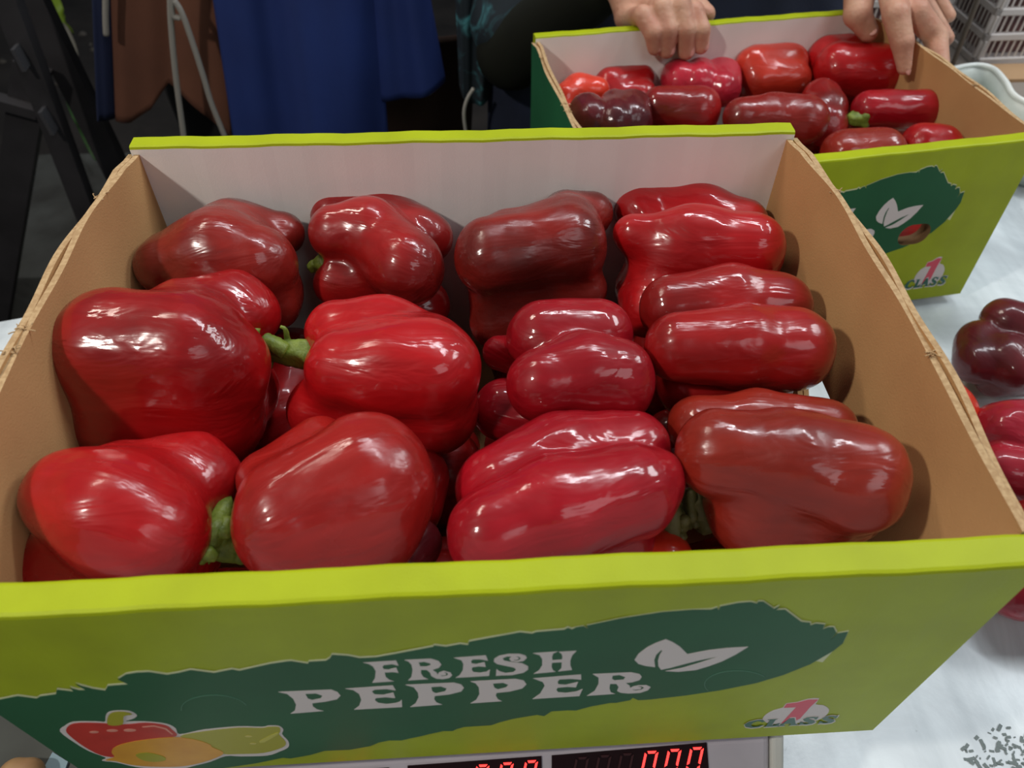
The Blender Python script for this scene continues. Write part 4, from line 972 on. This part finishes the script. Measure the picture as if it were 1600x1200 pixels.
tr = [cap((cx, cy, .08), (cx, cy, .0), .15, .15), cap((cx - .09, cy, .0), (cx - .10, cy, -.36), .115, .085), cap((cx + .09, cy, .0), (cx + .10, cy, -.36), .115, .085), cap((cx - .10, cy, -.36), (cx - .10, cy + .02, -.72), .08, .07), cap((cx + .10, cy, -.36), (cx + .10, cy + .02, -.72), .08, .07)]
V_, F_ = nets_obj(tr, .03, .012); from_data('trousers', V_, F_, blackc, P1, True)
jk = [cap((cx, cy, .16), (cx, cy, .42), .165, .165), cap((cx - .16, cy, .48), (cx + .16, cy, .48), .075, .075), cap((cx - .19, cy, .47), (cx - .25, cy - .02, .24), .068, .058), cap((cx - .25, cy - .02, .24), (cx - .14, cy - .13, .222), .056, .045),
      cap((cx + .19, cy, .47), (cx + .25, cy - .02, .24), .068, .058), cap((cx + .25, cy - .02, .24), (cx + .14, cy - .13, .222), .056, .045)]
V_, F_ = nets_obj(jk, .03, .012); from_data('jacket', V_, F_, blue, P1, True)
for s in (-1, 1):
    o = nets_obj([cap((cx + s * .10, cy + .01, -.775), (cx + s * .10, cy - .14, -.778), .042, .032)], .01, .008); from_data('shoe', *o, blackc, P1, True)
drape('coat_front', [(300,-170),(420,-170),(575,-170)], [(368,260),(480,262),(606,260)], .955, blue, P1, amp=.016, folds=1.6, ph=1.2)
drape('coat_flap', [(560,-170),(600,-170),(640,-170)], [(585,166),(640,156),(697,136)], .985, blue, P1, amp=.008, folds=1, ph=2.4, wrap=.02)
drape('coat_edge', [(128,-170),(150,-170),(172,-170)], [(146,186),(164,190),(181,192)], 1.0, mat('dark_blue_cloth', (24, 34, 66), .85), P1, amp=.006, folds=1)
drape('tunic', [(166,-170),(200,-170),(225,-170),(250,-170),(275,-170),(310,-170),(330,-170)], [(181,188),(205,190),(235,172),(262,132),(290,152),(325,182),(362,215)], 1.01, brown, P1, amp=.005, folds=1.5, wrap=.0)
drape('tunic_panel', [(560,60),(650,60),(745,60)], [(580,260),(650,260),(735,260)], 1.10, mat('dark_brown_cloth', (66, 46, 36), .9), P1, amp=.006, folds=1)
for pts in ([(267,-150),(266,0),(269,60),(276,130),(290,235)], [(285,-150),(268,8),(282,30)], [(272,0),(285,22),(302,70),(318,120),(330,160),(352,215)], [(166,-100),(165,20),(166,55)]):
    W = spline([Py(u, v, .962 if pts[0][0] > 200 else .985) for u, v in pts], 8)
    from_data('cord', *tube(W, .0042, 8), cordm, P1, smooth=True)

# --- person holding the far box (right)
def Pw(u, v, off):
    """point on a plane parallel to the far box's back wall, off metres behind its inner face"""
    return Pp(u, v, b2_world((0, BD + off, 0)), n2)
cx, cy = .36, 1.10
P2 = empty('person', (cx, cy, -.80)); tag(P2, 'person in dark teal patterned and navy clothes whose two hands hold the far box', 'person', 'people behind the table')
# right hand (left in the picture): four fingers over the rim, thumb behind it
RH = []
zr = BH
def b2p(u, v, yl): return Pp(u, v, b2_world((0, yl, 0)), n2)
fing = [((978,30),(1004,24),(1020,50),(1023,74), .0100), ((1006,12),(1034,12),(1043,46),(1042,78), .0108), ((1040,2),(1062,8),(1072,46),(1072,80), .0112), ((1066,8),(1084,18),(1095,46),(1095,72), .0104)]
for (m0, m1, m2, m3, r) in fing:
    a = b2p(*m0, BD + .045); b = b2p(*m1, BD + .002); c = b2p(*m2, BD - .012); d = b2p(*m3, BD - r - .001)
    RH += [cap(a, b, r * 1.12, r * 1.05), cap(b, c, r * 1.05, r * .98), cap(c, d, r * .98, r * .84)]
wr = b2p(968, -45, BD + .09); kn = [b2p(u, v, BD + .045) for u, v in ((980,26),(1005,8),(1035,-2),(1062,2))]
palm = [cap(wr, k_, .022, .0135) for k_ in kn] + [cap(wr + np.array([0, 0, -.008]), b2p(1060, 12, BD + .05), .020, .018)]
palm += [cap(b2p(1040, 0, BD + .06), b2p(1085, 12, BD + .04), .014, .011), cap(b2p(1085, 12, BD + .04), b2p(1103, 22, BD + .026), .0115, .0105)]
el_r = Py(800, 78, .93)
arm_r = [cap(wr, el_r, .024, .036)]
V1, F1 = nets_obj(RH, .0022, .0021); 
def sd_hand(fg, pm, kf=.0022, kp=.012):
    def f(P):
        a = sd_caps(P, fg, kf); b = sd_caps(P, pm, kp); k = .006
        h = np.clip(.5 + .5 * (a - b) / k, 0, 1); return a * (1 - h) + b * h - k * h * (1 - h)
    return f
def hand_mesh(fg, pm, h=.0022):
    allc = fg + pm
    A = np.array([c[0] - c[2] for c in allc] + [c[1] - c[3] for c in allc]).min(0) - 3 * h
    B = np.array([c[0] + c[2] for c in allc] + [c[1] + c[3] for c in allc]).max(0) + 3 * h
    return surface_nets(sd_hand(fg, pm), A, B, h)
hand_r = hand_mesh(RH, palm)
# left hand (right in the picture)
LH = []
def bq(u, v, yl): return b2p(u, v, yl)
t0, t1, t2 = bq(1345, -25, BD - .005), bq(1340, 22, BD - .030), bq(1357, 50, BD - .040)
LH += [cap(t0, t1, .0175, .0145), cap(t1, t2, .0145, .0105)]
nx2 = np.array((M2.to_3x3() @ Vector((1, 0, 0))).normalized())
def bxp(u, v, xl): return Pp(u, v, b2_world((xl, 0, 0)), nx2)
i0, i1, i2, i3 = bq(1390, -35, BD - .01), bxp(1400, 22, .172), bxp(1410, 66, .178), bxp(1413, 106, .183)
0 and print('IDX', [b2_local(p).round(3).tolist() for p in (i0, i1, i2, i3)], 'MID', b2_local(bxp(1460, 60, .225)).round(3), b2_local(bxp(1470, 115, .222)).round(3))
LH += [cap(i0, i1, .0150, .0132), cap(i1, i2, .0132, .0112), cap(i2, i3, .0112, .0072)]
m0, m1, m2, m3 = bq(1408, -20, BD - .02), bxp(1430, 18, .200), bxp(1462, 58, .226), bxp(1470, 112, .222)
LH += [cap(m0, m1, .0145, .0135), cap(m1, m2, .0135, .0118), cap(m2, m3, .0118, .0090)]
q0, q1, q2 = bq(1400, -50, BD + .02), bq(1440, 0, BD + .01), bq(1478, 60, BD - .02)
LH += [cap(q0, q1, .012, .011), cap(q1, q2, .011, .009)]
s0, s1, s2 = bq(1405, -70, BD + .05), bq(1448, -30, BD + .04), bq(1482, 25, BD + .01)
LH += [cap(s0, s1, .011, .0095), cap(s1, s2, .0095, .008)]
wl = bq(1385, -130, BD + .06)
palm_l = [cap(wl, p, .026, .017) for p in (bq(1350, -40, BD + .0), bq(1385, -40, BD), bq(1400, -50, BD + .01), bq(1405, -60, BD + .04))]
hand_l = hand_mesh(LH, palm_l)
bodyc = [cap((cx, cy, .05), (cx, cy, .42), .13, .13), cap((cx - .15, cy - .02, .47), (cx + .15, cy - .02, .47), .05, .05),
         cap((cx - .09, cy, .05), (cx - .10, cy, -.36), .085, .06), cap((cx + .09, cy, .05), (cx + .10, cy, -.36), .085, .06),
         cap((cx - .10, cy, -.36), (cx - .10, cy + .02, -.72), .058, .04), cap((cx + .10, cy, -.36), (cx + .10, cy + .02, -.72), .058, .04),
         cap((cx - .10, cy, -.765), (cx - .10, cy - .13, -.775), .035, .026), cap((cx + .10, cy, -.765), (cx + .10, cy - .13, -.775), .035, .026),
         cap((cx - .18, cy - .02, .46), el_r, .045, .038), cap(el_r, wr, .038, .023)]
el_l = np.array([.68, 1.0, .40])
bodyc += [cap((cx + .18, cy - .02, .46), el_l, .045, .038), cap(el_l, wl, .038, .025)] + head_caps((cx, cy - .05, .67))
bd = nets_obj(bodyc, .012, .009)
from_data('body', *merge([bd, hand_r, hand_l]), skin_mat, P2, True)
face_parts((cx, cy - .05, .67), P2, mat('black_hair', (28, 24, 24), .6))
def nail(p, nrm, dirv, w, l):
    nrm = np.array(nrm, float); nrm /= np.linalg.norm(nrm); dirv = np.array(dirv, float); dirv -= nrm * np.dot(dirv, nrm); dirv /= np.linalg.norm(dirv); x = np.cross(dirv, nrm)
    V, F = [], []
    R_, S_ = 5, 14
    V.append(p + nrm * w * .32)
    for r_ in range(1, R_ + 1):
        for s_ in range(S_):
            a = 2 * math.pi * s_ / S_; t = r_ / R_
            V.append(p + x * w * t * math.cos(a) + dirv * l * t * math.sin(a) + nrm * (w * .32 * (1 - (t * math.cos(a)) ** 2) - .0006 * t))
    for s_ in range(S_): F.append((0, 1 + s_, 1 + (s_ + 1) % S_))
    for r_ in range(R_ - 1):
        for s_ in range(S_): a = 1 + r_ * S_ + s_; b = 1 + r_ * S_ + (s_ + 1) % S_; F.append((a, a + S_, b + S_, b))
    o = from_data('fingernail', V, F, nail_mat, P2, True); md = o.modifiers.new('s', 'SOLIDIFY'); md.thickness = .0006
view_n = C0 - b2_world((0, BD, BH)); view_n /= np.linalg.norm(view_n)
for (_, _, m2_, m3_, r) in fing:
    d = b2p(m3_[0] + 2, m3_[1] - 0, BD - r - .001); dn = b2p(*m3_, BD) - b2p(*m2_, BD)
    nn = -n2 * -1; nn = np.array([math.sin(ba), -math.cos(ba), 0]) + np.array([.15, 0, .1]); nn /= np.linalg.norm(nn)
    nail(d + nn * r * .66 - dn / np.linalg.norm(dn) * .0035, nn, dn, r * .52, r * .62)
nail(t2 + (np.array([-.2, -.5, .55]) / np.linalg.norm([-.2, -.5, .55])) * .0078, (-.2, -.5, .55), t2 - t1, .0066, .0085)
nail(i3 + (np.array([.35, -.8, .35]) / np.linalg.norm([.35, -.8, .35])) * .0055, (.35, -.8, .35), i3 - i2, .0046, .0075)
# clothes
V_, F_ = nets_obj([cap((cx, cy, .10), (cx, cy, -.02), .16, .16), cap((cx - .09, cy, .0), (cx - .10, cy, -.36), .115, .085), cap((cx + .09, cy, .0), (cx + .10, cy, -.36), .115, .085), cap((cx - .10, cy, -.36), (cx - .10, cy + .02, -.72), .08, .07), cap((cx + .10, cy, -.36), (cx + .10, cy + .02, -.72), .08, .07)], .03, .012)
from_data('trousers', V_, F_, navy, P2, True)
V_, F_ = nets_obj([cap((cx, cy, .10), (cx, cy, .40), .165, .16), cap((cx - .15, cy - .02, .45), (cx + .15, cy - .02, .45), .075, .075), cap((cx - .18, cy - .02, .45), el_r + np.array([0, .02, .03]), .068, .058)], .03, .012)
from_data('jacket', V_, F_, floralm, P2, True)
wr_c = wr + (el_r - wr) * .18
wl_c = wl + (el_l - wl) * .15
V_, F_ = nets_obj([cap(el_r + np.array([.0, 0, -.004]), wr_c, .050, .034)], .03, .008); from_data('sleeve', V_, F_, olive, P2, True)
V_, F_ = nets_obj([cap((cx + .18, cy - .02, .45), el_l, .068, .056), cap(el_l, wl_c, .056, .038)], .03, .008); from_data('sleeve', V_, F_, olive, P2, True)
for s in (-1, 1):
    o = nets_obj([cap((cx + s * .10, cy + .01, -.775), (cx + s * .10, cy - .14, -.778), .042, .032)], .01, .008); from_data('shoe', *o, blackc, P2, True)
drape('apron', [(770,-170),(1050,-170),(1340,-170)], [(762,270),(1050,270),(1345,270)], .93, navy, P2, amp=.012, folds=3, ph=.5, wrap=.05)
drape('jacket_panel', [(702,-170),(740,-170),(800,-170)], [(718,150),(738,165),(770,160)], .95, floralm, P2, amp=.006, folds=1.5, wrap=.03)
W = spline([Py(u, v, .92) for u, v in ((740,138),(730,155),(725,178),(729,215),(735,260))], 6)
from_data('piping', *tube(W, .0026, 8), mat('pale_piping', (170, 168, 160), .6), P2, smooth=True)
